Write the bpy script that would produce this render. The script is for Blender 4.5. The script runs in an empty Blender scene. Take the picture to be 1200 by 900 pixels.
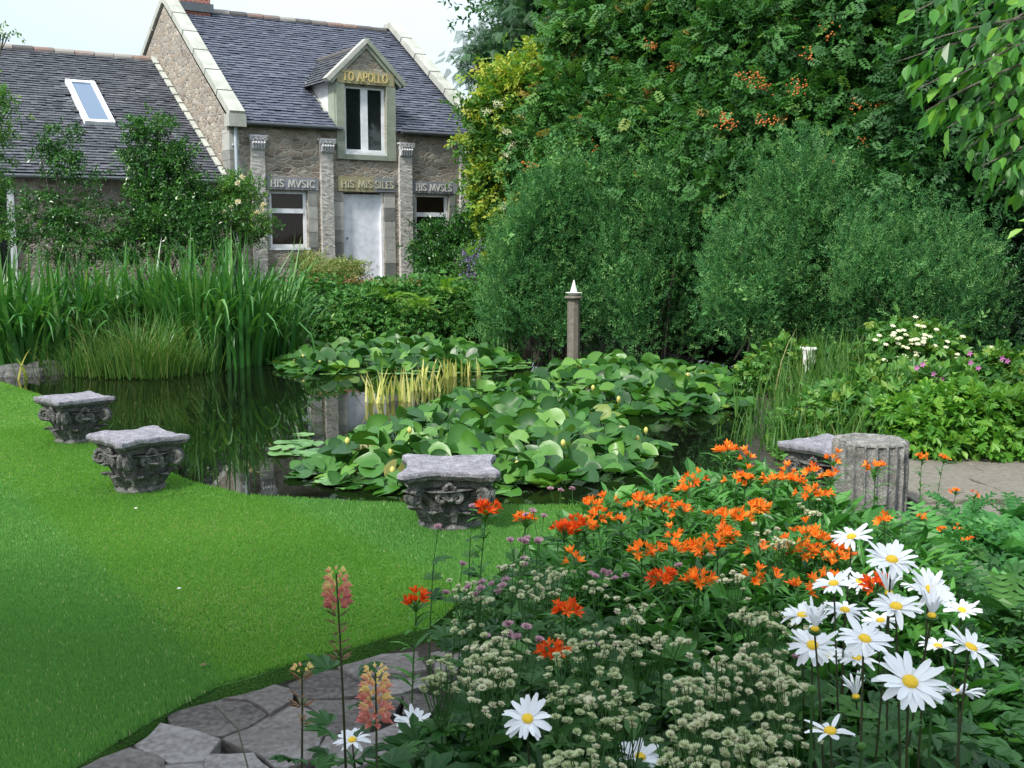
import bpy, math, random
import numpy as np
from math import radians, sin, cos, pi, tau

# ------------------------------------------------------------------ camera, sky, sun, exposure
S = bpy.context.scene
COL = S.collection
rng = np.random.default_rng(7)
random.seed(7)
FPX = 1300.0; HZ = 280.0; CAMZ = 1.70
PITCH = math.atan((450 - HZ) / FPX)
cam_d = bpy.data.cameras.new('camera'); cam = bpy.data.objects.new('camera', cam_d); COL.objects.link(cam)
cam.location = (0, 0, CAMZ); cam.rotation_euler = (pi / 2 - PITCH, 0, 0)
cam_d.sensor_width = 36; cam_d.lens = 36 * FPX / 1200; cam_d.clip_end = 3000; cam_d.clip_start = 0.05
S.camera = cam
SUN_EL, SUN_AZ = radians(50), radians(-142)      # azimuth measured from +Y towards +X
w = bpy.data.worlds.new('World'); S.world = w; w.use_nodes = True
nt = w.node_tree; nt.nodes.clear()
out = nt.nodes.new('ShaderNodeOutputWorld'); bg = nt.nodes.new('ShaderNodeBackground'); sky = nt.nodes.new('ShaderNodeTexSky')
sky.sky_type = 'NISHITA'; sky.sun_disc = False; sky.sun_elevation = SUN_EL; sky.sun_rotation = SUN_AZ
sky.dust_density = 2.5; sky.air_density = 1.0; sky.ozone_density = 1.0
tc = nt.nodes.new('ShaderNodeTexCoord'); mp = nt.nodes.new('ShaderNodeMapping'); mp.inputs['Scale'].default_value = (1, 1, 3)
no = nt.nodes.new('ShaderNodeTexNoise'); no.inputs['Scale'].default_value = 1.6; no.inputs['Detail'].default_value = 6
cr = nt.nodes.new('ShaderNodeValToRGB'); cr.color_ramp.elements[0].position = .3; cr.color_ramp.elements[1].position = .75
cr.color_ramp.elements[0].color = (.45,) * 3 + (1,); cr.color_ramp.elements[1].color = (.9,) * 3 + (1,)
mx = nt.nodes.new('ShaderNodeMix'); mx.data_type = 'RGBA'; sx = nt.nodes.new('ShaderNodeSeparateXYZ'); nt.links.new(tc.outputs['Generated'], sx.inputs[0])
mr = nt.nodes.new('ShaderNodeMapRange'); mr.inputs[1].default_value = 0; mr.inputs[2].default_value = .85; mr.inputs[3].default_value = 1; mr.inputs[4].default_value = 2.6; nt.links.new(sx.outputs[2], mr.inputs[0])
vm = nt.nodes.new('ShaderNodeVectorMath'); vm.operation = 'SCALE'; vm.inputs[0].default_value = (4.3, 4.9, 5.2); nt.links.new(mr.outputs[0], vm.inputs['Scale'])   # thin cloud: brighter overhead than near the horizon
nt.links.new(vm.outputs[0], mx.inputs[7])
for a, b in ((tc.outputs['Generated'], mp.inputs[0]), (mp.outputs[0], no.inputs['Vector']), (no.outputs['Fac'], cr.inputs[0]),
             (cr.outputs[0], mx.inputs[0]), (sky.outputs[0], mx.inputs[6]), (mx.outputs[2], bg.inputs[0]), (bg.outputs[0], out.inputs[0])):
    nt.links.new(a, b)
bg.inputs[1].default_value = 0.12
sd = bpy.data.lights.new('sun', 'SUN'); sd.energy = 3.4; sd.angle = radians(7); sd.color = (1, .96, .88)
so = bpy.data.objects.new('sun', sd); COL.objects.link(so)
so.rotation_euler = (pi / 2 - SUN_EL, 0, -SUN_AZ + pi); so.location = (-6, 4, 12)
S.view_settings.view_transform = 'Standard'; S.view_settings.look = 'None'; S.view_settings.exposure = 0.6; S.view_settings.gamma = 1
S.cycles.max_bounces = 6; S.cycles.diffuse_bounces = 3; S.cycles.glossy_bounces = 3; S.cycles.transparent_max_bounces = 6
S.cycles.transmission_bounces = 3; S.cycles.use_denoising = True

# ------------------------------------------------------------------ measuring helpers (photo pixel -> place in the garden)
_fw = np.array([0, cos(PITCH), -sin(PITCH)]); _up = np.array([0, sin(PITCH), cos(PITCH)]); _c = np.array([0, 0, CAMZ])
def ray(px, py): return _fw + np.array([(px - 600) / FPX, 0, 0]) + _up * (450 - py) / FPX
def G(px, py, z=0.08): r = ray(px, py); return _c + r * (z - CAMZ) / r[2]
def W(px, py, Y): r = ray(px, py); return _c + r * Y / r[1]

# ------------------------------------------------------------------ mesh tools
class Geo:
    def __init__(s): s.V = []; s.F = []; s.T = []; s.n = 0
    def add(s, V, faces, tint=0.5):
        V = np.asarray(V, float).reshape(-1, 3)
        for f in faces:
            f = np.asarray(f, np.int64)
            if f.size == 0: continue
            s.F.append(f + s.n)
            s.T.append(np.full(len(f), tint) if np.isscalar(tint) else np.asarray(tint))
        s.V.append(V); s.n += len(V); return s
    def scatter(s, T, P, D, N, sc, tint):
        """copies of template T (leaf axis +y, face +z) at P, along D, facing N"""
        V, faces = T; P = np.asarray(P); n = len(P)
        if n == 0: return s
        D = D / np.linalg.norm(D, axis=1, keepdims=True)
        X = np.cross(D, N); X /= (np.linalg.norm(X, axis=1, keepdims=True) + 1e-9); N = np.cross(X, D)
        sc = np.broadcast_to(np.asarray(sc, float).reshape(-1, 1, 1), (n, 1, 1))
        out = P[:, None, :] + sc * (V[None, :, 0:1] * X[:, None] + V[None, :, 1:2] * D[:, None] + V[None, :, 2:3] * N[:, None])
        tint = np.broadcast_to(tint, (n,))
        base = s.n; s.V.append(out.reshape(-1, 3)); s.n += n * len(V)
        off = (np.arange(n) * len(V))[:, None, None]
        for f in faces:
            f = np.asarray(f, np.int64)
            s.F.append((f[None] + off + base).reshape(-1, f.shape[1])); s.T.append(np.repeat(tint, len(f)))
        return s
    def xf(s, R, t):
        s.V = [v @ np.asarray(R).T + np.asarray(t) for v in s.V]; return s
    def merge(s, o, R=None, t=(0, 0, 0)):
        for v in o.V: s.V.append((v @ np.asarray(R).T if R is not None else v) + np.asarray(t))
        for f, tt in zip(o.F, o.T): s.F.append(f + s.n); s.T.append(tt)
        s.n += o.n; return s
    def build(s, name, mat, parent=None, smooth=False, loc=None):
        me = bpy.data.meshes.new(name)
        V = np.concatenate(s.V); me.vertices.add(len(V)); me.vertices.foreach_set('co', V.astype(np.float32).ravel())
        cnt = np.concatenate([np.full(len(f), f.shape[1]) for f in s.F]); L = np.concatenate([f.ravel() for f in s.F])
        me.loops.add(len(L)); me.loops.foreach_set('vertex_index', L.astype(np.int32))
        st = np.concatenate([[0], np.cumsum(cnt)[:-1]]); me.polygons.add(len(cnt)); me.polygons.foreach_set('loop_start', st.astype(np.int32))
        a = me.attributes.new('tint', 'FLOAT', 'FACE'); a.data.foreach_set('value', np.concatenate(s.T).astype(np.float32))
        me.polygons.foreach_set('use_smooth', np.full(len(cnt), bool(smooth)))
        me.materials.append(mat); me.update(calc_edges=True)
        o = bpy.data.objects.new(name, me); COL.objects.link(o)
        if parent is not None: o.parent = parent
        if loc is not None: o.location = loc
        return o

def mesh_obj(name, g, mat, parent=None, smooth=False): return g.build(name, mat, parent, smooth)
def tag(o, label=None, cat=None, group=None, kind=None):
    for k, v in (('label', label), ('category', cat), ('group', group), ('kind', kind)):
        if v: o[k] = v
    return o
def empty(name, loc=(0, 0, 0), rz=0, label=None, cat=None, group=None, sc=1.0):
    o = bpy.data.objects.new(name, None); COL.objects.link(o); o.empty_display_size = .2
    o.location = loc; o.rotation_euler = (0, 0, rz); o.scale = (sc,) * 3
    return tag(o, label, cat, group)
KIDS = {}
def kids(o): return [c for c in bpy.data.objects if c.parent == o]
def proto_tree(o): return (o, [proto_tree(c) for c in kids(o)])
def copy_tree(pt, parent=None):
    c = pt[0].copy(); COL.objects.link(c)
    if parent: c.parent = parent
    for ch in pt[1]: copy_tree(ch, c)
    return c
def del_tree(pt):
    for ch in pt[1]: del_tree(ch)
    bpy.data.objects.remove(pt[0])

def grid_faces(nu, nv, wrap=False):
    f = []
    i = np.arange(nu - 1)[:, None]; jn = nv if wrap else nv - 1; j = np.arange(jn)[None]
    j2 = (j + 1) % nv
    a = i * nv + j; b = i * nv + j2; c = (i + 1) * nv + j2; d = (i + 1) * nv + j
    return np.stack([a, b, c, d], -1).reshape(-1, 4)
def box(g, x0, x1, y0, y1, z0, z1, tint=.5):
    V = [(x, y, z) for z in (z0, z1) for y in (y0, y1) for x in (x0, x1)]
    g.add(V, [[(0, 2, 3, 1), (4, 5, 7, 6), (0, 1, 5, 4), (2, 6, 7, 3), (0, 4, 6, 2), (1, 3, 7, 5)]], tint); return g
def obox(g, c, ax, ay, az, tint=.5):
    """oriented box: centre and three half-vectors"""
    c, ax, ay, az = map(np.array, (c, ax, ay, az))
    V = [c + i * ax + j * ay + k * az for k in (-1, 1) for j in (-1, 1) for i in (-1, 1)]
    g.add(V, [[(0, 2, 3, 1), (4, 5, 7, 6), (0, 1, 5, 4), (2, 6, 7, 3), (0, 4, 6, 2), (1, 3, 7, 5)]], tint); return g
def rings(g, R, cap0=True, cap1=True, tint=.5):
    R = np.asarray(R); n, m = R.shape[:2]
    g.add(R.reshape(-1, 3), [grid_faces(n, m, True)], tint)
    if cap0: g.add(R[0], [[list(range(m))[::-1]]], tint)
    if cap1: g.add(R[-1], [[list(range(m))]], tint)
    return g
def tube(g, P, r, sides=5, tint=.5):
    P = np.asarray(P, float); n = len(P); r = np.broadcast_to(r, (n,))
    T = np.gradient(P, axis=0); T /= np.linalg.norm(T, axis=1, keepdims=True) + 1e-9
    ref = np.array([0.31, .22, .92]) if abs(T[0] @ np.array([.31, .22, .92])) < .9 else np.array([1., .1, 0])
    A = np.cross(T, ref); A /= np.linalg.norm(A, axis=1, keepdims=True) + 1e-9; B = np.cross(T, A)
    a = np.arange(sides) * tau / sides
    R = P[:, None] + r[:, None, None] * (np.cos(a)[None, :, None] * A[:, None] + np.sin(a)[None, :, None] * B[:, None])
    return rings(g, R, True, True, tint)
def lathe(g, prof, n=24, tint=.5, rot=0, cap0=True, cap1=True):
    a = np.arange(n) * tau / n + rot
    R = [[(r * cos(t), r * sin(t), z) for t in a] for r, z in prof]
    return rings(g, R, cap0, cap1, tint)
def wobble(g, amp, freq=9.0, seed=0):
    r = np.random.default_rng(seed); K = r.normal(size=(10, 3)) * freq; ph = r.uniform(0, tau, (10, 3))
    out = []
    for v in g.V:
        d = sum(np.sin((v @ K[i])[:, None] + ph[i]) for i in range(10)) / 3.2
        out.append(v + d * amp)
    g.V = out; return g
def inpoly(P, poly):
    x, y = P[:, 0], P[:, 1]; ins = np.zeros(len(P), bool); n = len(poly)
    for i in range(n):
        x1, y1 = poly[i]; x2, y2 = poly[(i + 1) % n]
        c = ((y1 > y) != (y2 > y)) & (x < (x2 - x1) * (y - y1) / ((y2 - y1) or 1e-9) + x1); ins ^= c
    return ins
def polysample(poly, n, mind=0):
    poly = np.asarray(poly); lo, hi = poly.min(0), poly.max(0); out = np.zeros((0, 2))
    for _ in range(200):
        Q = rng.uniform(lo, hi, (max(n, 50), 2)); Q = Q[inpoly(Q, poly)]
        if mind:
            for q in Q:
                if len(out) == 0 or ((out - q) ** 2).sum(1).min() > mind * mind: out = np.vstack([out, q])
                if len(out) >= n: break
        else: out = np.vstack([out, Q])
        if len(out) >= n: break
    return out[:n]
def edge_dist(P, poly):
    P = np.asarray(P); d = np.full(len(P), 1e9); n = len(poly)
    for i in range(n):
        a = np.array(poly[i]); b = np.array(poly[(i + 1) % n]); ab = b - a
        t = np.clip(((P - a) @ ab) / (ab @ ab + 1e-12), 0, 1)
        d = np.minimum(d, np.linalg.norm(P - a - t[:, None] * ab, axis=1))
    return d

# ------------------------------------------------------------------ materials
def new_mat(name):
    m = bpy.data.materials.new(name); m.use_nodes = True; t = m.node_tree; t.nodes.clear()
    o = t.nodes.new('ShaderNodeOutputMaterial'); b = t.nodes.new('ShaderNodeBsdfPrincipled'); t.links.new(b.outputs[0], o.inputs[0])
    return m, t, b, o
def ramp(t, cols, pos=None):
    r = t.nodes.new('ShaderNodeValToRGB'); e = r.color_ramp.elements; n = len(cols)
    pos = pos or [i / (n - 1) for i in range(n)]
    while len(e) < n: e.new(.5)
    for i in range(n): e[i].position = pos[i]; e[i].color = tuple(cols[i]) + (1,)
    return r
def leaf_mat(name, cols, rough=.45, transl=.3, spec=.35, noise=.0, pos=None, tcol=(1.25, 1.25, .6)):
    m, t, b, o = new_mat(name)
    at = t.nodes.new('ShaderNodeAttribute'); at.attribute_name = 'tint'
    r = ramp(t, cols, pos); t.links.new(at.outputs['Fac'], r.inputs[0])
    t.links.new(r.outputs[0], b.inputs['Base Color']); b.inputs['Roughness'].default_value = rough; b.inputs['Specular IOR Level'].default_value = spec
    if transl > 0:
        tr = t.nodes.new('ShaderNodeBsdfTranslucent'); ms = t.nodes.new('ShaderNodeMixShader'); ms.inputs[0].default_value = transl
        mm = t.nodes.new('ShaderNodeMix'); mm.data_type = 'RGBA'; mm.blend_type = 'MULTIPLY'; mm.inputs[0].default_value = 1
        mm.inputs[7].default_value = tuple(tcol) + (1,)
        t.links.new(r.outputs[0], mm.inputs[6]); t.links.new(mm.outputs[2], tr.inputs[0])
        t.links.new(b.outputs[0], ms.inputs[1]); t.links.new(tr.outputs[0], ms.inputs[2]); t.links.new(ms.outputs[0], o.inputs[0])
    return m
def stone_mat(name, cols, scale=6, bump=.4, rough=.9, fine=60, dist=.02, tintmix=0.0, pos=None, coord='Object'):
    m, t, b, o = new_mat(name)
    tcn = t.nodes.new('ShaderNodeTexCoord')
    n1 = t.nodes.new('ShaderNodeTexNoise'); n1.inputs['Scale'].default_value = scale; n1.inputs['Detail'].default_value = 8; n1.inputs['Roughness'].default_value = .7
    n2 = t.nodes.new('ShaderNodeTexNoise'); n2.inputs['Scale'].default_value = fine; n2.inputs['Detail'].default_value = 4
    t.links.new(tcn.outputs[coord], n1.inputs['Vector']); t.links.new(tcn.outputs[coord], n2.inputs['Vector'])
    mxn = t.nodes.new('ShaderNodeMath'); mxn.operation = 'MULTIPLY_ADD'; mxn.inputs[1].default_value = .45
    t.links.new(n2.outputs['Fac'], mxn.inputs[0])
    sc = t.nodes.new('ShaderNodeMath'); sc.operation = 'MULTIPLY'; sc.inputs[1].default_value = .55
    t.links.new(n1.outputs['Fac'], sc.inputs[0]); t.links.new(sc.outputs[0], mxn.inputs[2])
    src = mxn.outputs[0]
    if tintmix:
        at = t.nodes.new('ShaderNodeAttribute'); at.attribute_name = 'tint'
        s1 = t.nodes.new('ShaderNodeMath'); s1.operation = 'SUBTRACT'; s1.inputs[1].default_value = .5; t.links.new(at.outputs['Fac'], s1.inputs[0])
        s2 = t.nodes.new('ShaderNodeMath'); s2.operation = 'MULTIPLY_ADD'; s2.inputs[1].default_value = tintmix
        t.links.new(s1.outputs[0], s2.inputs[0]); t.links.new(src, s2.inputs[2]); src = s2.outputs[0]
    r = ramp(t, cols, pos or list(np.linspace(.32, .68, len(cols)))); t.links.new(src, r.inputs[0]); t.links.new(r.outputs[0], b.inputs['Base Color'])
    bp = t.nodes.new('ShaderNodeBump'); bp.inputs['Strength'].default_value = bump; bp.inputs['Distance'].default_value = dist
    t.links.new(mxn.outputs[0], bp.inputs['Height']); t.links.new(bp.outputs[0], b.inputs['Normal'])
    b.inputs['Roughness'].default_value = rough
    return m
def plain(name, col, rough=.5, metal=0, spec=.5):
    m, t, b, o = new_mat(name); b.inputs['Base Color'].default_value = tuple(col) + (1,); b.inputs['Roughness'].default_value = rough
    b.inputs['Metallic'].default_value = metal; b.inputs['Specular IOR Level'].default_value = spec
    n = t.nodes.new('ShaderNodeTexNoise'); n.inputs['Scale'].default_value = 7; n.inputs['Detail'].default_value = 5
    tcn = t.nodes.new('ShaderNodeTexCoord'); t.links.new(tcn.outputs['Object'], n.inputs['Vector'])
    r = ramp(t, [tuple(c * .86 for c in col), tuple(min(1, c * 1.05) for c in col)], [.35, .65]); t.links.new(n.outputs['Fac'], r.inputs[0]); t.links.new(r.outputs[0], b.inputs['Base Color'])
    return m
def rubble_mat():
    m, t, b, o = new_mat('rubble stone')
    tcn = t.nodes.new('ShaderNodeTexCoord'); mp = t.nodes.new('ShaderNodeMapping'); mp.inputs['Scale'].default_value = (4.4, 4.4, 10.5)
    nz = t.nodes.new('ShaderNodeTexNoise'); nz.inputs['Scale'].default_value = 3; nz.inputs['Detail'].default_value = 3
    ad = t.nodes.new('ShaderNodeMix'); ad.data_type = 'RGBA'; ad.blend_type = 'LINEAR_LIGHT'; ad.inputs[0].default_value = .05
    t.links.new(tcn.outputs['Object'], nz.inputs['Vector']); t.links.new(tcn.outputs['Object'], ad.inputs[6]); t.links.new(nz.outputs['Color'], ad.inputs[7])
    t.links.new(ad.outputs[2], mp.inputs[0])
    v = t.nodes.new('ShaderNodeTexVoronoi'); v.inputs['Scale'].default_value = 1.0; t.links.new(mp.outputs[0], v.inputs['Vector'])
    e = t.nodes.new('ShaderNodeTexVoronoi'); e.feature = 'DISTANCE_TO_EDGE'; e.inputs['Scale'].default_value = 1.0; t.links.new(mp.outputs[0], e.inputs['Vector'])
    sep = t.nodes.new('ShaderNodeSeparateColor'); t.links.new(v.outputs['Color'], sep.inputs[0])
    cols = [(.15, .135, .115), (.24, .20, .17), (.30, .28, .24), (.31, .25, .20), (.39, .36, .31), (.25, .25, .24), (.52, .48, .42)]
    r = ramp(t, cols); t.links.new(sep.outputs[0], r.inputs[0])
    n2 = t.nodes.new('ShaderNodeTexNoise'); n2.inputs['Scale'].default_value = 22; n2.inputs['Detail'].default_value = 6; n2.inputs['Roughness'].default_value = .75; t.links.new(tcn.outputs['Object'], n2.inputs['Vector'])
    r2 = ramp(t, [(.45, .43, .42), (1.35, 1.3, 1.22)], [.3, .7]); t.links.new(n2.outputs['Fac'], r2.inputs[0])
    mul = t.nodes.new('ShaderNodeMix'); mul.data_type = 'RGBA'; mul.blend_type = 'MULTIPLY'; mul.inputs[0].default_value = 1
    t.links.new(r.outputs[0], mul.inputs[6]); t.links.new(r2.outputs[0], mul.inputs[7])
    re = ramp(t, [(0, 0, 0), (1, 1, 1)], [.03, .12]); t.links.new(e.outputs['Distance'], re.inputs[0])
    mor = t.nodes.new('ShaderNodeMix'); mor.data_type = 'RGBA'; mor.inputs[6].default_value = (.33, .30, .26, 1)
    t.links.new(re.outputs[0], mor.inputs[0]); t.links.new(mul.outputs[2], mor.inputs[7]); t.links.new(mor.outputs[2], b.inputs['Base Color'])
    su = t.nodes.new('ShaderNodeMath'); su.operation = 'MULTIPLY_ADD'; su.inputs[1].default_value = .5; t.links.new(n2.outputs['Fac'], su.inputs[0])
    sp = t.nodes.new('ShaderNodeRGBToBW'); t.links.new(re.outputs[0], sp.inputs[0]); t.links.new(sp.outputs[0], su.inputs[2])
    bp = t.nodes.new('ShaderNodeBump'); bp.inputs['Strength'].default_value = .5; bp.inputs['Distance'].default_value = .035
    t.links.new(su.outputs[0], bp.inputs['Height']); t.links.new(bp.outputs[0], b.inputs['Normal']); b.inputs['Roughness'].default_value = .95
    return m
M = {}
M['rubble'] = rubble_mat()
M['coping'] = stone_mat('weathered pale coping', [(.24, .25, .21), (.37, .38, .34), (.56, .57, .52)], 3, .3)
M['granite'] = stone_mat('speckled granite', [(.16, .15, .14), (.34, .33, .31), (.52, .50, .47), (.72, .70, .66)], 9, .7, fine=70, dist=.03)
M['capital'] = stone_mat('pale carved stone', [(.30, .29, .30), (.52, .52, .54), (.72, .72, .75)], 12, .4)
M['bluestone'] = stone_mat('blue grey lintel stone', [(.15, .16, .18), (.23, .24, .265), (.31, .32, .34)], 8, .3)
M['yellowstone'] = stone_mat('lichened yellow lintel stone', [(.20, .18, .11), (.32, .29, .16), (.38, .37, .33)], 4, .3)
M['quoin'] = stone_mat('grey dressed stone', [(.16, .17, .16), (.28, .28, .26), (.42, .42, .39)], 4, .4, tintmix=.35)
M['greenstone'] = stone_mat('greenish dressed stone', [(.17, .20, .15), (.27, .30, .24), (.40, .42, .37)], 4, .3)
M['slate'] = stone_mat('roof slate', [(.04, .047, .07), (.068, .078, .115), (.095, .107, .15), (.15, .16, .20)], 7, .4, rough=.55, fine=40, tintmix=.5)
M['slate_warm'] = stone_mat('old lichened roof slate', [(.028, .031, .04), (.055, .06, .075), (.085, .09, .11), (.15, .155, .165)], 5, .4, rough=.65, fine=40, tintmix=.5)
M['ridge'] = stone_mat('ridge tile', [(.09, .085, .085), (.16, .15, .145), (.22, .13, .10), (.28, .26, .24)], 3, .3, tintmix=.8)
M['white'] = plain('white paint', (.80, .82, .86), .35)
M['doorwhite'] = plain('pale door paint', (.84, .86, .95), .4)
M['render'] = stone_mat('white limewash', [(.42, .43, .43), (.66, .67, .68), (.78, .78, .78)], 3, .2)
M['lead'] = plain('lead gutter', (.10, .115, .13), .5)
M['pipe'] = plain('blue grey pipe', (.42, .48, .53), .45)
M['pipegutter'] = plain('dark gutter', (.05, .06, .065), .5)
M['blind'] = stone_mat('brown blind', [(.10, .05, .035), (.19, .095, .065)], 3, .1, rough=.7)
M['gold'] = plain('gilded letters', (.62, .50, .20), .45)
M['letter'] = plain('pale painted letters', (.60, .59, .55), .6)
M['letterdim'] = plain('worn yellowish letters', (.50, .47, .34), .7)
def glass_mat(name, base=(.012, .014, .014), rough=.03):
    m, t, b, o = new_mat(name); b.inputs['Base Color'].default_value = base + (1,); b.inputs['Roughness'].default_value = rough
    tr = t.nodes.new('ShaderNodeBsdfTransparent'); tr.inputs[0].default_value = (.75, .78, .76, 1); gl = t.nodes.new('ShaderNodeBsdfGlossy'); gl.inputs['Roughness'].default_value = rough
    fr = t.nodes.new('ShaderNodeFresnel'); fr.inputs[0].default_value = 1.5; ms = t.nodes.new('ShaderNodeMixShader')
    t.links.new(fr.outputs[0], ms.inputs[0]); t.links.new(tr.outputs[0], ms.inputs[1]); t.links.new(gl.outputs[0], ms.inputs[2]); t.links.new(ms.outputs[0], o.inputs[0])
    return m
M['glass'] = glass_mat('window glass')
m_, t_, b_, o_ = new_mat('dark reflecting glass'); b_.inputs['Base Color'].default_value = (.015, .02, .02, 1); b_.inputs['Roughness'].default_value = .04; b_.inputs['IOR'].default_value = 1.7; M['dglass'] = m_
m_, t_, b_, o_ = new_mat('skylight glass'); b_.inputs['Base Color'].default_value = (.10, .15, .24, 1); b_.inputs['Roughness'].default_value = .08; b_.inputs['IOR'].default_value = 1.6; M['skyglass'] = m_
m_, t_, b_, o_ = new_mat('red brick'); bt = t_.nodes.new('ShaderNodeTexBrick'); tcn = t_.nodes.new('ShaderNodeTexCoord'); mpn = t_.nodes.new('ShaderNodeMapping')
mpn.inputs['Rotation'].default_value = (pi / 2, 0, 0); t_.links.new(tcn.outputs['Object'], mpn.inputs[0]); t_.links.new(mpn.outputs[0], bt.inputs[0])
bt.inputs['Scale'].default_value = 4.5; bt.inputs['Color1'].default_value = (.36, .09, .055, 1); bt.inputs['Color2'].default_value = (.25, .07, .05, 1); bt.inputs['Mortar'].default_value = (.4, .33, .28, 1); bt.inputs['Mortar Size'].default_value = .03
t_.links.new(bt.outputs[0], b_.inputs['Base Color']); b_.inputs['Roughness'].default_value = .9; M['brick'] = m_
M['oldstone'] = stone_mat('weathered carved stone', [(.018, .019, .017), (.055, .056, .052), (.13, .13, .125), (.34, .34, .35)], 14, .9, fine=90, dist=.012)
M['topstone'] = stone_mat('lichened pale stone', [(.07, .066, .08), (.14, .135, .16), (.25, .24, .275), (.50, .49, .52)], 16, .9, fine=110, dist=.01)
M['stump'] = stone_mat('fluted column stone', [(.045, .044, .04), (.12, .116, .108), (.24, .235, .22), (.46, .45, .43)], 16, .9, fine=110, dist=.012)
M['concrete'] = stone_mat('grey brown concrete', [(.085, .075, .06), (.15, .135, .11), (.23, .21, .18)], 22, .5, fine=120, dist=.01)
M['whitestone'] = stone_mat('white painted stone', [(.55, .55, .50), (.78, .78, .74)], 12, .3)
M['paver'] = stone_mat('grey paving stone', [(.038, .031, .029), (.092, .078, .073), (.14, .122, .116), (.22, .205, .20)], 3.5, .7, fine=45, dist=.015, tintmix=.3)
M['bark'] = stone_mat('bark', [(.04, .035, .028), (.09, .08, .06), (.17, .155, .13)], 12, .8)
M['twig'] = stone_mat('thin grey twig', [(.06, .05, .04), (.13, .115, .09)], 20, .3)
m_, t_, b_, o_ = new_mat('soil'); M['soil'] = stone_mat('dark soil', [(.012, .010, .008), (.03, .024, .018), (.055, .045, .033)], 4, 1, fine=35, dist=.05)
def lawn_mat():
    m, t, b, o = new_mat('lawn turf'); tcn = t.nodes.new('ShaderNodeTexCoord')
    n = t.nodes.new('ShaderNodeTexNoise'); n.inputs['Scale'].default_value = 1.3; n.inputs['Detail'].default_value = 4; t.links.new(tcn.outputs['Object'], n.inputs['Vector'])
    n2 = t.nodes.new('ShaderNodeTexNoise'); n2.inputs['Scale'].default_value = 140; n2.inputs['Detail'].default_value = 2; t.links.new(tcn.outputs['Object'], n2.inputs['Vector'])
    r = ramp(t, [(.05, .14, .028), (.08, .195, .038), (.11, .24, .048)], [.3, .5, .7]); t.links.new(n.outputs['Fac'], r.inputs[0])
    r2 = ramp(t, [(.5, .5, .5), (1.2, 1.2, 1.2)], [.3, .7]); t.links.new(n2.outputs['Fac'], r2.inputs[0])
    mu = t.nodes.new('ShaderNodeMix'); mu.data_type = 'RGBA'; mu.blend_type = 'MULTIPLY'; mu.inputs[0].default_value = 1
    t.links.new(r.outputs[0], mu.inputs[6]); t.links.new(r2.outputs[0], mu.inputs[7]); t.links.new(mu.outputs[2], b.inputs['Base Color'])
    bp = t.nodes.new('ShaderNodeBump'); bp.inputs['Strength'].default_value = .6; bp.inputs['Distance'].default_value = .02
    t.links.new(n2.outputs['Fac'], bp.inputs['Height']); t.links.new(bp.outputs[0], b.inputs['Normal']); b.inputs['Roughness'].default_value = .8; b.inputs['Specular IOR Level'].default_value = .1
    return m
M['lawn'] = lawn_mat()
def water_mat():
    m, t, b, o = new_mat('pond water'); b.inputs['Base Color'].default_value = (.004, .005, .003, 1); b.inputs['Roughness'].default_value = .015; b.inputs['IOR'].default_value = 1.5
    tcn = t.nodes.new('ShaderNodeTexCoord'); n = t.nodes.new('ShaderNodeTexNoise'); n.inputs['Scale'].default_value = 5; n.inputs['Detail'].default_value = 3
    t.links.new(tcn.outputs['Object'], n.inputs['Vector']); bp = t.nodes.new('ShaderNodeBump'); bp.inputs['Strength'].default_value = .035; bp.inputs['Distance'].default_value = .006
    t.links.new(n.outputs['Fac'], bp.inputs['Height']); t.links.new(bp.outputs[0], b.inputs['Normal']); return m
M['water'] = water_mat()
L = leaf_mat
M['grass'] = L('mown grass', [(.07, .20, .05), (.13, .31, .07), (.20, .40, .10), (.38, .42, .22)], .7, .45, .08, pos=[0, .5, .93, 1])
M['rowan'] = L('rowan leaves', [(.028, .10, .026), (.052, .165, .036), (.085, .23, .045), (.17, .25, .05), (.30, .20, .05)], .5, .3, .3, pos=[0, .4, .75, .95, 1])
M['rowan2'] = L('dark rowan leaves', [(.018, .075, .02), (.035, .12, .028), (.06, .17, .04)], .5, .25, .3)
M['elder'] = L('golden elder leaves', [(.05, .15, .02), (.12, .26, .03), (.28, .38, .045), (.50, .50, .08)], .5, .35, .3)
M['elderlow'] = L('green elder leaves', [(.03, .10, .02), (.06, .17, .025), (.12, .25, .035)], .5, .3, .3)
M['willow'] = L('willow leaves', [(.022, .10, .03), (.045, .165, .048), (.095, .26, .075), (.20, .40, .13)], .5, .3, .28)
M['conifer'] = L('feathery needles', [(.02, .07, .03), (.045, .12, .05), (.08, .17, .07)], .5, .25, .3)
M['cherry'] = L('cherry leaves', [(.018, .09, .012), (.035, .15, .018), (.07, .24, .03), (.16, .36, .04)], .35, .35, .45)
M['dark'] = L('shade dark leaves', [(.008, .035, .012), (.018, .06, .02), (.035, .10, .03)], .4, .15, .4)  # near-black leaf colour carries the shade under the trees
M['glossy'] = L('glossy shrub leaves', [(.015, .06, .012), (.03, .12, .02), (.08, .22, .03)], .3, .2, .5)
M['bush'] = L('mid green shrub leaves', [(.03, .11, .02), (.055, .17, .03), (.10, .25, .04), (.20, .30, .05)], .45, .3, .35)
M['lime'] = L('bright green leaves', [(.05, .17, .02), (.10, .28, .03), (.20, .38, .05)], .45, .35, .35)
M['varieg'] = L('variegated leaves', [(.08, .16, .04), (.22, .28, .08), (.5, .48, .22)], .5, .25, .3)
M['iris'] = L('iris blades', [(.02, .09, .02), (.04, .155, .032), (.08, .24, .045), (.22, .38, .13)], .35, .3, .5)
M['hedge'] = L('hedge leaves', [(.025, .105, .022), (.05, .175, .032), (.09, .25, .05), (.2, .34, .09)], .45, .3, .3)
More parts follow.
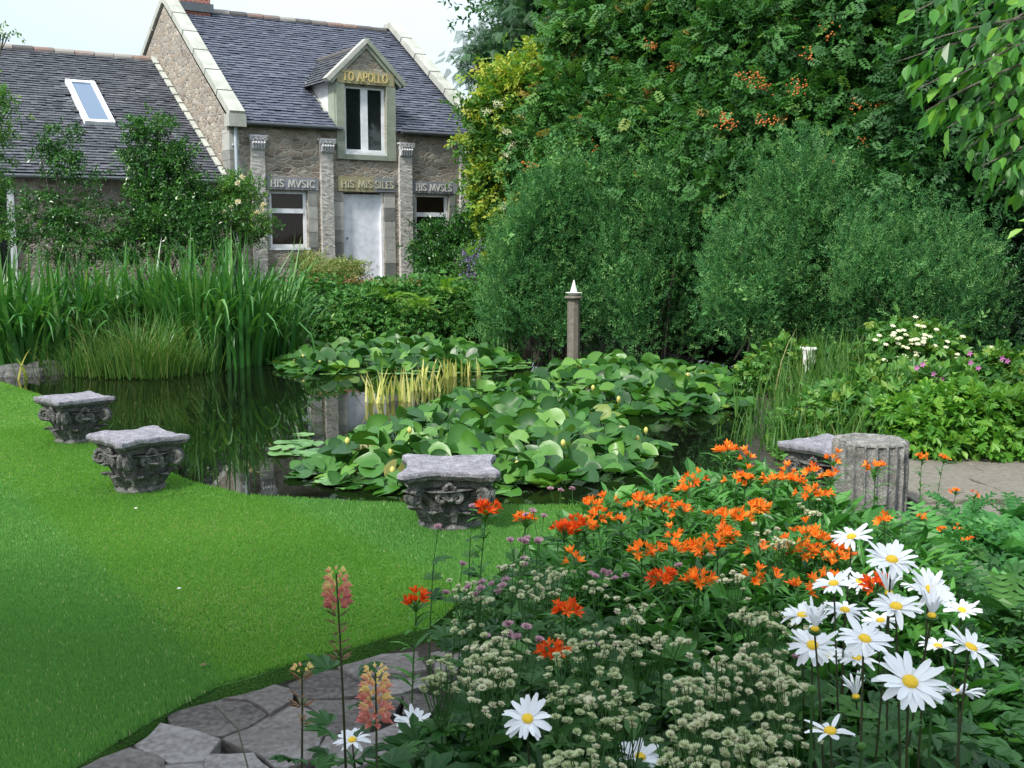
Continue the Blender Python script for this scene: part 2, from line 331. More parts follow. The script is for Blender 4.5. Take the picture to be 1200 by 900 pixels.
M['sedge'] = L('sedge blades', [(.03, .10, .02), (.06, .16, .03), (.11, .23, .045), (.24, .24, .09)], .5, .35, .3)
M['yiris'] = L('yellow striped blades', [(.25, .32, .06), (.50, .50, .14), (.72, .68, .30)], .45, .3, .35)
M['pad'] = L('water lily leaves', [(.012, .058, .010), (.028, .105, .015), (.055, .17, .022), (.12, .26, .04), (.20, .20, .05)], .38, .2, .40, pos=[0, .35, .72, .985, 1])
M['padflat'] = L('floating lily pads', [(.06, .16, .04), (.10, .23, .06), (.16, .30, .09)], .32, .05, .45)
M['budyellow'] = L('yellow lily buds', [(.55, .50, .12), (.75, .68, .22)], .5, .2)
M['fern'] = L('fern fronds', [(.03, .13, .03), (.05, .20, .05), (.10, .30, .07)], .5, .3, .3)
M['limefern'] = L('pale fern fronds', [(.10, .25, .03), (.18, .36, .05), (.30, .46, .10)], .5, .35, .3)
M['lance'] = L('lance shaped leaves', [(.025, .11, .02), (.05, .19, .03), (.10, .29, .045)], .4, .3, .4)
M['herb'] = L('border herb leaves', [(.015, .07, .015), (.03, .11, .02), (.06, .17, .03)], .45, .25, .35)
M['stem'] = L('green stems', [(.02, .07, .015), (.05, .13, .03)], .5, 0, .3)
M['darkstem'] = L('dark stems', [(.03, .03, .015), (.05, .07, .025)], .5, 0, .3)
M['orange'] = L('orange petals', [(.70, .10, .008), (.88, .19, .015), (.95, .32, .04)], .5, .3, .2, tcol=(1, .8, .6))
M['redorange'] = L('red orange petals', [(.55, .045, .006), (.76, .09, .01), (.88, .16, .02)], .5, .3, .2, tcol=(1, .8, .6))
M['petal'] = L('white petals', [(.74, .75, .80), (.86, .87, .90)], .55, .3, .2, tcol=(1, 1, 1))
M['yolk'] = stone_mat('yellow flower centre', [(.55, .30, .01), (.85, .60, .02)], 300, .8, rough=.7, fine=900, dist=.003)
M['cream'] = L('cream bracts', [(.26, .36, .15), (.50, .55, .32), (.76, .75, .57), (.72, .58, .52)], .6, .25, .2, pos=[0, .4, .85, 1], tcol=(1, 1, .9))
M['mauve'] = L('mauve bracts', [(.36, .17, .24), (.50, .30, .36), (.60, .47, .48)], .6, .25, .2, tcol=(1, .9, 1))
M['lupin'] = L('salmon lupin florets', [(.74, .64, .24), (.68, .30, .22), (.60, .20, .19), (.30, .14, .09)], .5, .25, .2, tcol=(1, .9, .8))
M['pod'] = L('dry lupin pods', [(.16, .09, .045), (.26, .15, .09), (.10, .13, .06)], .7, .1, .2)
M['berry'] = L('orange berries', [(.42, .10, .02), (.55, .22, .05), (.33, .07, .02)], .5, .1, .3)
M['rose'] = L('cream roses', [(.75, .68, .50), (.85, .80, .68)], .5, .25)
M['umbel'] = L('cream umbels', [(.62, .60, .40), (.80, .77, .60)], .6, .2)
M['purple'] = L('purple flowers', [(.13, .08, .28), (.24, .16, .42), (.35, .28, .5)], .6, .2)
M['pink'] = L('pink petals', [(.55, .16, .42), (.70, .30, .58)], .5, .3, tcol=(1, .8, 1))
M['red'] = L('small red flowers', [(.34, .09, .06), (.42, .20, .12)], .6, .2)

# ------------------------------------------------------------------ leaf templates
def T_(V, *F): return (np.array(V, float), [np.array(f) for f in F])
T_RH = T_([(0, 0, 0), (.24, .45, .07), (0, 1, -.06), (-.24, .45, .07)], [(0, 1, 2), (0, 2, 3)])
T_WIL = T_([(0, 0, 0), (.15, .45, .04), (0, 1, -.08), (-.15, .45, .04)], [(0, 1, 2), (0, 2, 3)])
T_OV = T_([(0, 0, 0), (.22, .28, .07), (.25, .6, .06), (0, 1.0, -.12), (-.25, .6, .06), (-.22, .28, .07)], [(0, 1, 2, 3), (0, 3, 4, 5)])
def pinnate(n=4, fl=.36, wd=.10):
    V = []; F = []
    def lf(bx, by, dx, dy, l):
        d = np.array([dx, dy]) / math.hypot(dx, dy); p = np.array([-d[1], d[0]]); i = len(V)
        for a, b, z in ((0, 0, 0), (.5, wd, .02), (1, 0, -.08 * l), (.5, -wd, .02)):
            q = np.array([bx, by]) + d * a * l + p * b; V.append((q[0], q[1], z - .10 * abs(q[0])))
        F.append((i, i + 1, i + 2)); F.append((i, i + 2, i + 3))
    for k in range(n):
        y = .18 + .62 * k / (n - 1); s = fl * (1 - .25 * abs(k / (n - 1) - .4))
        lf(0, y, 1, .45, s); lf(0, y, -1, .45, s)
    lf(0, .82, 0, 1, fl * .8)
    return T_(V, F)
T_PIN = pinnate()
T_PIN3 = pinnate(3, .40, .13)
def sprig(n=8, l=.34, base=T_WIL, stem=True, spread=1.0, seed=1):
    r = np.random.default_rng(seed); V = []; F3 = []; F4 = []
    for k in range(n):
        y = .08 + .85 * k / n; a = k * 2.4; d = np.array([cos(a) * spread, .75, sin(a) * spread]); d /= np.linalg.norm(d)
        nn = np.array([r.normal() * .3, -.3, 1]); X = np.cross(d, nn); X /= np.linalg.norm(X); nn = np.cross(X, d); L_ = l * r.uniform(.75, 1.15)
        i = len(V)
        for v in base[0]: V.append(np.array([0, y, 0]) + L_ * (v[0] * X + v[1] * d + v[2] * nn))
        for f in base[1]:
            for q in f: (F3 if len(q) == 3 else F4).append([i + j for j in q])
    if stem:
        i = len(V); V += [(-.008, 0, 0), (.008, 0, 0), (0, 1, 0)]; F3.append([i, i + 1, i + 2])
    return T_(V, *([F3] if F3 else []), *([F4] if F4 else []))
T_SPW = sprig(11, .26, T_WIL, spread=.8)
T_SPO = sprig(6, .42, T_OV, spread=1.0, seed=3)
T_SPR = sprig(7, .40, T_RH, spread=1.0, seed=4)
def feather(n=9):
    V = []; F = []
    for k in range(n):
        y = .1 + .9 * k / n; s = .34 * (1 - .6 * k / n)
        for sg in (-1, 1):
            i = len(V); V += [(0, y, 0), (sg * s, y + .16, -.08), (sg * s * .9, y + .21, -.08), (0, y + .05, 0)]; F.append((i, i + 1, i + 2, i + 3))
    return T_(V, F)
T_FEA = feather()
def frond(n=14, wid=.20):
    V = []; F = []
    def zc(y): return .22 * sin(y * pi * .9) - .25 * y * y
    for k in range(n):
        y = .12 + .88 * k / n; s = wid * (sin(pi * (.15 + .85 * (1 - k / n)))) ** .8
        for sg in (-1, 1):
            i = len(V); h = .045
            V += [(0, y, zc(y)), (sg * s * .55, y + .03, zc(y) - .01), (sg * s, y + .07, zc(y) - .06), (sg * s * .5, y + .03 + h, zc(y) - .01), (0, y + h, zc(y + h))]
            F.append((i, i + 1, i + 2, i + 3, i + 4))
    return T_(V, F)
T_FRO = frond()
def lance_leaf():
    V = []; F = []
    for k, (y, wd, z) in enumerate([(0, .02, 0), (.3, .085, .06), (.65, .075, .03), (1, .004, -.14)]): V += [(-wd, y, z + .02), (0, y, z), (wd, y, z + .02)]
    for k in range(3):
        for j in range(2): a = k * 3 + j; F.append((a, a + 1, a + 4, a + 3))
    return T_(V, F)
T_LAN = lance_leaf()
def palmate(n=5):
    V = []; F = []
    for k in range(n):
        a = (k - (n - 1) / 2) * .62; d = np.array([sin(a), cos(a)]); p = np.array([d[1], -d[0]]); i = len(V); l = 1 - .12 * abs(k - (n - 1) / 2)
        for u_, b, z in ((0, 0, 0), (.45, .14, .05), (.75, .16, .03), (1, 0, -.08), (.75, -.16, .03), (.45, -.14, .05)):
            q = d * u_ * l + p * b; V.append((q[0], q[1], z))
        F += [(i, i + 3, i + 2, i + 1), (i, i + 5, i + 4, i + 3)]
    return T_(V, F)
T_PAL = palmate()
def lilypad(n=14, cup=.10, fold=0.0):
    V = [(0, 0.06, -.02)]; F = []
    for k in range(n + 1):
        a = radians(-90 + 14) + (tau - radians(28)) * k / n
        r = .5 * (1 + .05 * sin(3 * a)); x, y = r * cos(a), r * 1.12 * sin(a)
        V.append((x, y + .02, cup * (abs(x) * 1.2) ** 1.5 + fold * abs(x) - .02 * cos(5 * a)))
    for k in range(n): F.append((0, k + 1, k + 2))
    return T_(V, F)
T_PAD = [lilypad(14, .12, .05), lilypad(14, .35, .35), lilypad(14, .05, -.25), lilypad(14, .6, .1)]
T_FLATPAD = lilypad(16, .0, 0)
def unit(v): v = np.asarray(v, float); return v / (np.linalg.norm(v, axis=-1, keepdims=True) + 1e-9)

def blades(g, B, H, Wd, az, lean, bend, segs=4, tint=None, twist=0.3):
    """curved grass blades; B base points, H length, lean start tilt, bend extra tilt along the blade"""
    n = len(B); H = np.broadcast_to(H, (n,)); Wd = np.broadcast_to(Wd, (n,)); lean = np.broadcast_to(lean, (n,)); bend = np.broadcast_to(bend, (n,))
    dx, dy = np.cos(az), np.sin(az); P = np.array(B, float); rows = []
    side = np.stack([-dy, dx, np.zeros(n)], 1); tw = rng.normal(0, twist, n)
    side = side * np.cos(tw)[:, None] + np.stack([dx, dy, np.zeros(n)], 1) * np.sin(tw)[:, None]
    for k in range(segs + 1):
        s_ = k / segs; wk = Wd * (1 - s_ ** 2.2) * .5 + Wd * .02
        rows.append(np.stack([P - side * wk[:, None], P + side * wk[:, None]], 1))
        a = lean + bend * (s_ + .5 / segs) ** 1.5
        P = P + (H / segs)[:, None] * np.stack([np.sin(a) * dx, np.sin(a) * dy, np.cos(a)], 1)
    V = np.stack(rows, 1).reshape(n, -1, 3); m = V.shape[1]
    f = np.array([(2 * k, 2 * k + 1, 2 * k + 3, 2 * k + 2) for k in range(segs)])
    F = (f[None] + (np.arange(n) * m)[:, None, None]).reshape(-1, 4)
    tint = rng.uniform(0, 1, n) if tint is None else np.broadcast_to(tint, (n,))
    g.add(V.reshape(-1, 3), [F], np.repeat(tint, segs)); return g

# ================================================================== THE SETTING
POND = [(-7.6, 15.0), (-6.2, 13.2), (-4.87, 11.6), (-3.77, 9.86), (-2.95, 8.45), (-2.45, 7.81), (-2.08, 7.35), (-1.65, 6.98), (-.91, 6.78), (-.42, 6.69), (.1, 6.68), (.6, 6.72), (1.2, 6.95), (1.55, 7.6),
        (1.85, 8.9), (2.3, 10.5), (2.65, 12), (3.3, 14.2), (4.2, 15.2), (4.0, 16.3), (2.4, 17.2), (1.2, 18.4), (-1.2, 18.7), (-3.7, 18.5), (-4.3, 17), (-4.2, 15.6), (-5.0, 14.6), (-6.2, 14.7), (-6.9, 15.6)]
LAWN = [(-1.75, 1.8), (-1.5, 2.6), (-1.36, 3.2), (-1.21, 3.58), (-1.07, 3.86), (-.86, 4.05), (-.62, 4.25), (-.36, 4.48), (-.18, 4.9), (.02, 5.5), (.5, 6.0), (1.1, 6.3), (1.5, 6.75), (1.2, 6.85),
        (.6, 6.64), (.1, 6.6), (-.42, 6.61), (-.93, 6.69), (-1.69, 6.9), (-2.14, 7.28), (-2.52, 7.74), (-3.02, 8.4), (-3.85, 9.8), (-4.95, 11.5), (-6.3, 13.1), (-7.7, 14.8), (-13, 15), (-13, -3), (-3.5, -3), (-2.4, .5)]
OC = W(427, 328, 25.5); HZR = radians(33); HB = OC[2]
U = np.array([cos(HZR), sin(HZR), 0]); Vv = np.array([-sin(HZR), cos(HZR), 0])
def sstep(x, a, b): t = np.clip((x - a) / (b - a), 0, 1); return t * t * (3 - 2 * t)
def ground_z(x, y):
    P = np.stack([x, y], -1).reshape(-1, 2)
    z = .035 + .02 * np.sin(P[:, 0] * 1.7) * np.cos(P[:, 1] * 1.3)
    z += (HB - .03) * sstep(P[:, 1], 18.6, 22.5) * (1 - .75 * sstep(P[:, 0], 3, 8))
    z += .22 * sstep(P[:, 0], 2.2, 3.8) * sstep(P[:, 1], 7.5, 10) * (1 - sstep(P[:, 1], 17, 19))
    ins = inpoly(P, POND); d = edge_dist(P, POND)
    z = np.where(ins, z - np.minimum(.7, d * 2.2 + .06), z)
    return z
def axis(lo, hi, step, far):
    a = np.arange(lo, hi + .01, step); ext = []
    s_ = step; x = 0
    while x < far: s_ *= 1.35; x += s_; ext.append(x)
    e = np.array(ext); return np.concatenate([lo - e[::-1], a, hi + e])
gx, gy = axis(-14, 12, .16, 500), axis(-3, 27, .16, 500)
XX, YY = np.meshgrid(gx, gy); Z = ground_z(XX, YY)
g = Geo().add(np.stack([XX.ravel(), YY.ravel(), Z], 1), [grid_faces(len(gy), len(gx))])
tag(g.build('ground', M['soil'], smooth=True), kind='structure')
g = Geo(); pw = np.array(POND); cx = pw.mean(0); pw = cx + (pw - cx) * 1.04
g.add([(x, y, 0) for x, y in pw], [[list(range(len(pw)))]]); tag(g.build('pond_water', M['water']), kind='structure')
def gz(x, y): return float(ground_z(np.array([x]), np.array([y]))[0])
# lawn turf: top sheet with a cut edge
def turf(poly, zt, zb):
    P = np.array(poly); n = len(P); Q = []
    for i in range(n):
        a, b = P[i], P[(i + 1) % n]; m = max(1, int(np.linalg.norm(b - a) / .12)) if np.linalg.norm(b - a) < 3 else 2
        for k in range(m): Q.append(a + (b - a) * k / m)
    Q = np.array(Q); Q += rng.normal(0, .008, Q.shape); g = Geo(); N = len(Q)
    top = np.c_[Q, np.full(N, zt)]; bot = np.c_[Q, np.full(N, zb)]
    g.add(top, [[list(range(N))]]); g.add(np.r_[top, bot], [[(i, (i + 1) % N, N + (i + 1) % N, N + i) for i in range(N)]]); return g
tag(turf(LAWN, .085, -.1).build('lawn', M['lawn']), kind='structure')
# grass blades on the lawn (what nobody could count)
def lawn_blades():
    lo = [(-3.2, 2.6, 1.6, 4.4, 38000), (-4.2, 4.4, 1.6, 6.8, 19000), (-6, 6.8, -1.4, 9.5, 8500), (-7.5, 9.5, -3, 14, 2800)]
    Ps = []; Hs = []
    for x0, y0, x1, y1, den in lo:
        n = int((x1 - x0) * (y1 - y0) * den); q = rng.uniform((x0, y0), (x1, y1), (n, 2))
        k = np.abs(q[:, 0]) < .52 * q[:, 1] + .6; q = q[k]; q = q[inpoly(q, LAWN)]; Ps.append(q); Hs.append(np.full(len(q), y1))
    q = np.concatenate(Ps); d = np.concatenate(Hs)
    n = len(q); dirv = np.array([.57, -.82])            # mowing stripes across the lawn: blades lean this way, then that way
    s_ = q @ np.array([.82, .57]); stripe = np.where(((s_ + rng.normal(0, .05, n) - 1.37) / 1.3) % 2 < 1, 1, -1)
    az = np.arctan2(dirv[1], dirv[0]) + np.where(stripe > 0, 0, pi) + rng.normal(0, .6, n)
    H = rng.uniform(.010, .022, n); edge = edge_dist(q, LAWN); H = H * np.where(edge < .07, 1.4, 1)
    Wd = .0014 + .00045 * d
    a = rng.uniform(.1, .65, n); dx, dy = np.cos(az), np.sin(az); B = np.c_[q, np.full(n, .083)]
    Wd = Wd * rng.uniform(.8, 1.3, n); side = np.c_[-dy, dx, 0 * dx] * Wd[:, None]
    tip = B + H[:, None] * np.c_[np.sin(a) * dx, np.sin(a) * dy, np.cos(a)]
    V = np.stack([B - side, B + side, tip], 1).reshape(-1, 3); F = np.arange(n * 3).reshape(-1, 3)
    patch = .5 + .25 * np.sin(q[:, 0] * 2.1 + 1.3 * np.sin(q[:, 1] * 1.7)) * np.sin(q[:, 1] * 2.6 + q[:, 0])
    tint = np.clip(rng.normal(.50 + .16 * stripe, .15, n) * (.7 + .6 * patch), 0, .99)  # light and dark of the mowing stripes is also put into the tint
    tint = np.where(rng.uniform(0, 1, n) < .012, 1.0, tint)
    g = Geo(); g.add(V, [F], tint); return g
tag(lawn_blades().build('grass', M['grass']), kind='stuff', label='short mown lawn grass')

# paving stones between the lawn edge and the flower border
def slab(poly, z0, z1, mat, label, cat='paving stone', group=None, rough=.006, name='paving_stone', px=True):
    P = np.array([G(x, y, z1)[:2] for x, y in poly]) if px else np.array(poly, float)
    c = P.mean(0); Q = []
    n = len(P)
    for i in range(n):
        a, b = P[i], P[(i + 1) % n]; m = max(2, int(np.linalg.norm(b - a) / .035))
        for k in range(m): Q.append(a + (b - a) * k / m)
    Q = np.array(Q)
    for _ in range(0): Q = .5 * Q + .25 * np.roll(Q, 1, 0) + .25 * np.roll(Q, -1, 0)
    r_ = np.random.default_rng(abs(int(P[0, 0] * 1000)) + 3); nrm = unit(Q - c); Q = Q + nrm * (np.convolve(r_.normal(0, .008, len(Q) + 4), np.ones(5) / 3, 'valid'))[:, None]
    R = []
    for s_, z in ((1.04, z0), (1.055, z1 - .03), (1.06, z1 - .007), (1.045, z1), (.8, z1 + .002), (.5, z1 + .003), (.25, z1 + .003)):
        q = c + (Q - c) * s_; R.append(np.c_[q - c, np.full(len(q), z)])
    g = Geo(); rings(g, R, tint=r_.uniform(0, 1)); wobble(g, rough * .7, 13, seed=int(r_.integers(1e6)))
    o = g.build(name, mat, smooth=False); o.location = (c[0], c[1], 0); o.rotation_euler = (r_.normal(0, .012), r_.normal(0, .012), 0)
    return tag(o, label, cat, group)
GS = 'stones edging the lawn'
st = [([(200, 838), (227, 830), (261, 821), (287, 821), (310, 840), (264, 862), (242, 864), (204, 853)], 'grey wedge shaped edging stone touching the dark turf cut, deep crack at its lower side'),
      ([(161, 873), (189, 851), (255, 868), (240, 890), (200, 893), (162, 876)], 'rounded oblong greenish grey edging stone just below the wedge shaped one'),
      ([(98, 902), (155, 874), (190, 892), (190, 930), (98, 930)], 'grey edging stone lowest along the turf cut, cut by the bottom of the photo'),
      ([(263, 819), (325, 800), (347, 806), (342, 822), (314, 838), (290, 820)], 'narrow grey slab squeezed between turf cut and largest stone'),
      ([(314, 840), (345, 824), (372, 842), (378, 860), (368, 885), (330, 900), (300, 882), (264, 866)], 'largest grey edging stone, beside the seeding lupin'),
      ([(242, 886), (296, 882), (320, 905), (310, 935), (238, 935)], 'small dark stone below the largest edging stone'),
      ([(400, 780), (447, 766), (487, 765), (497, 786), (440, 792), (425, 796)], 'smooth grey edging stone near the far end, turf behind it'),
      ([(338, 802), (368, 786), (394, 785), (423, 799), (420, 815), (354, 817)], 'grey edging stone right behind the tall salmon lupin stem'),
      ([(428, 800), (460, 793), (502, 790), (504, 800), (470, 812), (426, 816)], 'thin pale grey slab behind the shorter lupin'),
      ([(352, 820), (420, 819), (432, 823), (376, 844), (358, 827)], 'flat triangular grey stone between the two lupin stems'),
      ([(378, 848), (434, 822), (466, 817), (464, 838), (435, 851), (382, 860)], 'grey stone around the base of the shorter lupin'),
      ([(472, 815), (500, 812), (517, 816), (502, 834), (474, 836)], 'small stone touching the leaves of the flower border'),
      ([(190, 897), (235, 895), (236, 935), (190, 935)], 'small broken stone at the very bottom of the edging'),
      ([(386, 864), (436, 856), (472, 842), (482, 872), (400, 904), (372, 890)], 'grey stone behind the two low white daisies'),
      ([(507, 766), (545, 757), (570, 778), (510, 788)], 'farthest edging stone, half hidden by the flower border leaves')]
for p_, lab in st: slab(p_, -.03, .085 + rng.uniform(-.012, .012), M['paver'], lab, group=GS)
# slabs of the paved patch by the fluted column
GP = 'slabs of the paved patch by the fluted column'
for p_, lab in [([(2.35, 7.95), (3.25, 8.0), (3.3, 7.35), (2.4, 7.3)], 'broad flat slab directly behind the fluted column stump'), ([(3.3, 8.0), (4.4, 7.95), (4.4, 7.4), (3.34, 7.35)], 'long grey slab under the leafy geranium bank'),
                ([(2.45, 7.25), (3.0, 7.28), (3.1, 6.75), (2.5, 6.7)], 'brownish slab just beside the fluted column'), ([(3.1, 7.3), (3.8, 7.3), (3.75, 6.8), (3.14, 6.75)], 'mid grey slab in the middle of the paved patch'),
                ([(3.85, 7.35), (4.6, 7.35), (4.6, 6.75), (3.8, 6.8)], 'grey slab at the far edge of the paved patch'), ([(2.5, 6.62), (3.0, 6.66), (2.95, 6.25), (2.5, 6.2)], 'small cracked slab in front of the brownish one'),
                ([(3.06, 6.68), (3.6, 6.7), (3.6, 6.3), (3.0, 6.22)], 'pale slab among the orange lilies and ferns')]:
    slab(p_, -.02, .10 + rng.uniform(-.01, .01), M['concrete'], lab, group=GP, px=False)
# dark rocks at the far left water edge
for (px, py, sx, sy, sz, lab) in [(14, 440, .42, .22, .16, 'dark low rock at the water edge below the sword leaves'), (50, 437, .34, .2, .14, 'small dark rock beside the yellow leaf at the pond edge')]:
    g = Geo(); R = []
    for t in np.linspace(.02, .98, 8) * pi / 2: R.append([(sx * sin(t + .0) * cos(a) if 0 else sx * cos(pi / 2 - t) * cos(a), sy * cos(pi / 2 - t) * sin(a), sz * cos(t)) for a in np.arange(16) * tau / 16])
    rings(g, R); wobble(g, .03, 7, seed=int(px)); c = G(px, py, 0.0); o = g.build('rock', M['oldstone']); o.location = (c[0], c[1], -.01); tag(o, lab, 'rock', 'rocks at the pond edge')

# ================================================================== THE COTTAGE
cot = empty('cottage', tuple(OC), HZR, 'two storey stone cottage with slate roof, wall dormer, white door and carved pilasters', 'cottage')
UL, UR, EZ, RV, RZ = -3.06, 3.12, 3.40, 4.4, 6.46
def wall_holes(g, u0, u1, z0, z1, holes, v=0, depth=.18):
    us = sorted({u0, u1, *[h[0] for h in holes], *[h[1] for h in holes]}); zs = sorted({z0, z1, *[h[2] for h in holes], *[h[3] for h in holes]})
    for a, b in zip(us[:-1], us[1:]):
        for c, d in zip(zs[:-1], zs[1:]):
            mu, mz = (a + b) / 2, (c + d) / 2
            if any(h[0] < mu < h[1] and h[2] < mz < h[3] for h in holes): continue
            g.add([(a, v, c), (b, v, c), (b, v, d), (a, v, d)], [[(0, 1, 2, 3)]])
    for h in holes:
        a, b, c, d = h
        if a == -.42: d = 4.32 if c < 3 else 3.4
        if a == -.42 and c > 3: continue
        g.add([(a, v, c), (b, v, c), (b, v, d), (a, v, d), (a, v + depth, c), (b, v + depth, c), (b, v + depth, d), (a, v + depth, d)], [[(0, 4, 5, 1), (1, 5, 6, 2), (2, 6, 7, 3), (3, 7, 4, 0)]])
DOOR = (-.49, .52, -.3, 1.97); W1 = (-2.22, -1.34, .74, 1.97); W2 = (1.34, 2.24, .74, 1.97); DW = (-.42, .60, 2.86, 4.32)
g = Geo(); wall_holes(g, UL, UR, -.5, EZ, [DOOR, W1, W2, (DW[0], DW[1], DW[2], EZ)])
wall_holes(g, -.62, .83, EZ, 4.43, [(DW[0], DW[1], EZ, DW[3])])
g.add([(-.70, 0, 4.43), (.92, 0, 4.43), (.13, 0, 5.16)], [[(0, 1, 2)]])
BZ = 4.4
def gable(u, fl):
    pts = [(u, 0, -.5), (u, 0, EZ), (u, RV, RZ), (u, 9.0, 4.0), (u, 9.0, -.5)]; g.add(pts, [[(0, 1, 2, 3, 4) if fl else (4, 3, 2, 1, 0)]])
gable(UL, 0); gable(UR, 1); g.add([(UL, 9, -.5), (UR, 9, -.5), (UR, 9, 4.0), (UL, 9, 4.0)], [[(0, 1, 2, 3)]])
g.build('wall', M['rubble'], cot)
# roofs of slates
def slates(g, o, al, upv, length, run, skip=None, wd=.17, course=.12, tint0=.5, deck=None):
    o, al, upv = map(np.array, (o, al, upv)); nrm = np.cross(al, upv); nrm = nrm if nrm[2] > 0 else -nrm
    for a, b, c, d in (deck or [(0, length, 0, run)]):
        g.add([o + al * a + upv * c, o + al * b + upv * c, o + al * b + upv * d, o + al * a + upv * d], [[(0, 1, 2, 3)]], .3)
    nc = int(run / course); P = []; r = np.random.default_rng(5)
    for j in range(nc):
        x = -r.uniform(0, wd); lt = r.normal(0, .06)
        while x < length:
            w_ = wd * r.uniform(.75, 1.25); a, b = max(0, x), min(length, x + w_ - .006)
            if b - a > .03:
                p = o + al * (a + b) / 2 + upv * (j * course + course * .5)
                if not (skip and skip(p)):
                    lift = .013 + r.normal(0, .003); jit = r.normal(0, .006)
                    c = p + nrm * (lift + .008) + upv * jit
                    tl = nrm * .010 - upv * .0
                    obox(g, c, al * (b - a) / 2, upv * course * .52 + nrm * -.011, nrm * .006, float(np.clip(tint0 + lt + r.normal(0, .11), 0, 1)))
            x += w_
k = math.hypot(RV + .12, RZ - EZ + .05); upf = np.array([0, RV + .12, RZ - EZ + .05]) / k
def inD(p):   # where the dormer comes through the roof
    return (-.66 < p[0] < .87 and p[1] < 1.45) or (1.4 < p[1] < 2.6 and abs(p[0] - .13) < .80 * (2.62 - p[1]) / 1.2)
g = Geo(); slates(g, (UL + .05, -.12, EZ - .05), (1, 0, 0), upf, UR - UL - .1, k, inD, deck=[(0, 2.52, 0, k), (3.82, UR - UL - .1, 0, k), (2.52, 3.82, 2.2, k)])
g2 = g
kb = math.hypot(9 - RV, RZ - 4.0); slates(g, (UR - .05, 9.05, 3.98), (-1, 0, 0), np.array([0, -(9.05 - RV), RZ - 3.98]) / math.hypot(9.05 - RV, RZ - 3.98), UR - UL - .1, kb, lambda p: True)
# remove the deck where the dormer stands: the deck is below the slates and the dormer is solid, so nothing shows
roof = g.build('roof', M['slate'], cot)
g = Geo(); x = UL + .3; i = 0
while x < UR - .3:
    l = .43; R = []
    for t_ in (0, l - .02):
        R.append([(x + t_, RV + .15 * sin(a), RZ - .045 + .11 * cos(a) + (.012 if t_ else 0)) for a in np.linspace(-1.7, 1.7, 9)])
    rings(g, R, tint=float(rng.uniform(0, 1))); x += l; i += 1
g.build('ridge_tiles', M['ridge'], roof)
# copings on both gables (slabs stepping up the skew)
for u0, u1, nm in ((UL - .06, UL + .27, 0), (UR - .25, UR + .08, 1)):
    g = Geo(); n = 6
    for j in range(n):
        a = j / n + .004; b = (j + 1) / n - .004; pa = np.array([0, -.16 + (RV + .16) * a, EZ + .02 + (RZ - EZ + .08) * a]); pb = np.array([0, -.16 + (RV + .16) * b, EZ + .02 + (RZ - EZ + .08) * b])
        d = unit(pb - pa); nn = np.cross([1, 0, 0], d); nn = nn * np.sign(nn[2]); c = (pa + pb) / 2 + nn * .10 + np.array([(u0 + u1) / 2, 0, 0])
        obox(g, c, ((u1 - u0) / 2, 0, 0), (pb - pa) / 2, nn * .075, float(rng.uniform(.3, .7)))
    for j in range(5):
        a, b = j / 5 + .004, (j + 1) / 5 - .004; pa = np.array([0, RV + 4.6 * a, RZ + .08 - 2.5 * a]); pb = np.array([0, RV + 4.6 * b, RZ + .08 - 2.5 * b])
        d = unit(pb - pa); nn = np.cross([1, 0, 0], d); nn = nn * np.sign(nn[2]); c = (pa + pb) / 2 + nn * .08 + np.array([(u0 + u1) / 2, 0, 0])
        obox(g, c, ((u1 - u0) / 2, 0, 0), (pb - pa) / 2, nn * .07, .5)
    box(g, u0 - .02, u1 + .02, -.24, .10, EZ - .14, EZ + .12, .5)       # skewputt
    wobble(g, .005, 3, 3); g.build('coping', M['coping'], cot)
g = Geo(); box(g, -2.72, -2.02, RV - .3, RV + .3, RZ - .2, RZ + 1.3); box(g, -2.76, -1.98, RV - .34, RV + .34, RZ + 1.02, RZ + 1.12)
ch = g.build('chimney', M['brick'], cot); g = Geo(); box(g, -2.78, -1.96, RV - .36, RV + .36, RZ - .1, RZ + .10); g.build('flashing', M['lead'], ch)
# gutter and downpipes
for a, b in ((UL + .28, -.68), (.90, UR - .1)):
    g = Geo(); tube(g, [(a, -.20, EZ - .055), (b, -.20, EZ - .055)], .042, 8); g.build('gutter', M['pipegutter'], cot)
for u_, z0, lab in ((UL + .10, 0.2, None), (UR + .22, .3, None)):
    g = Geo(); tube(g, [(u_, -.14, EZ - .12), (u_, -.10, EZ - .22), (u_, -.10, z0)], .038, 8)
    for z in (2.9, 1.9): box(g, u_ - .06, u_ + .06, -.10, -.02, z - .02, z + .02)
    g.build('downpipe', M['pipe'], cot)
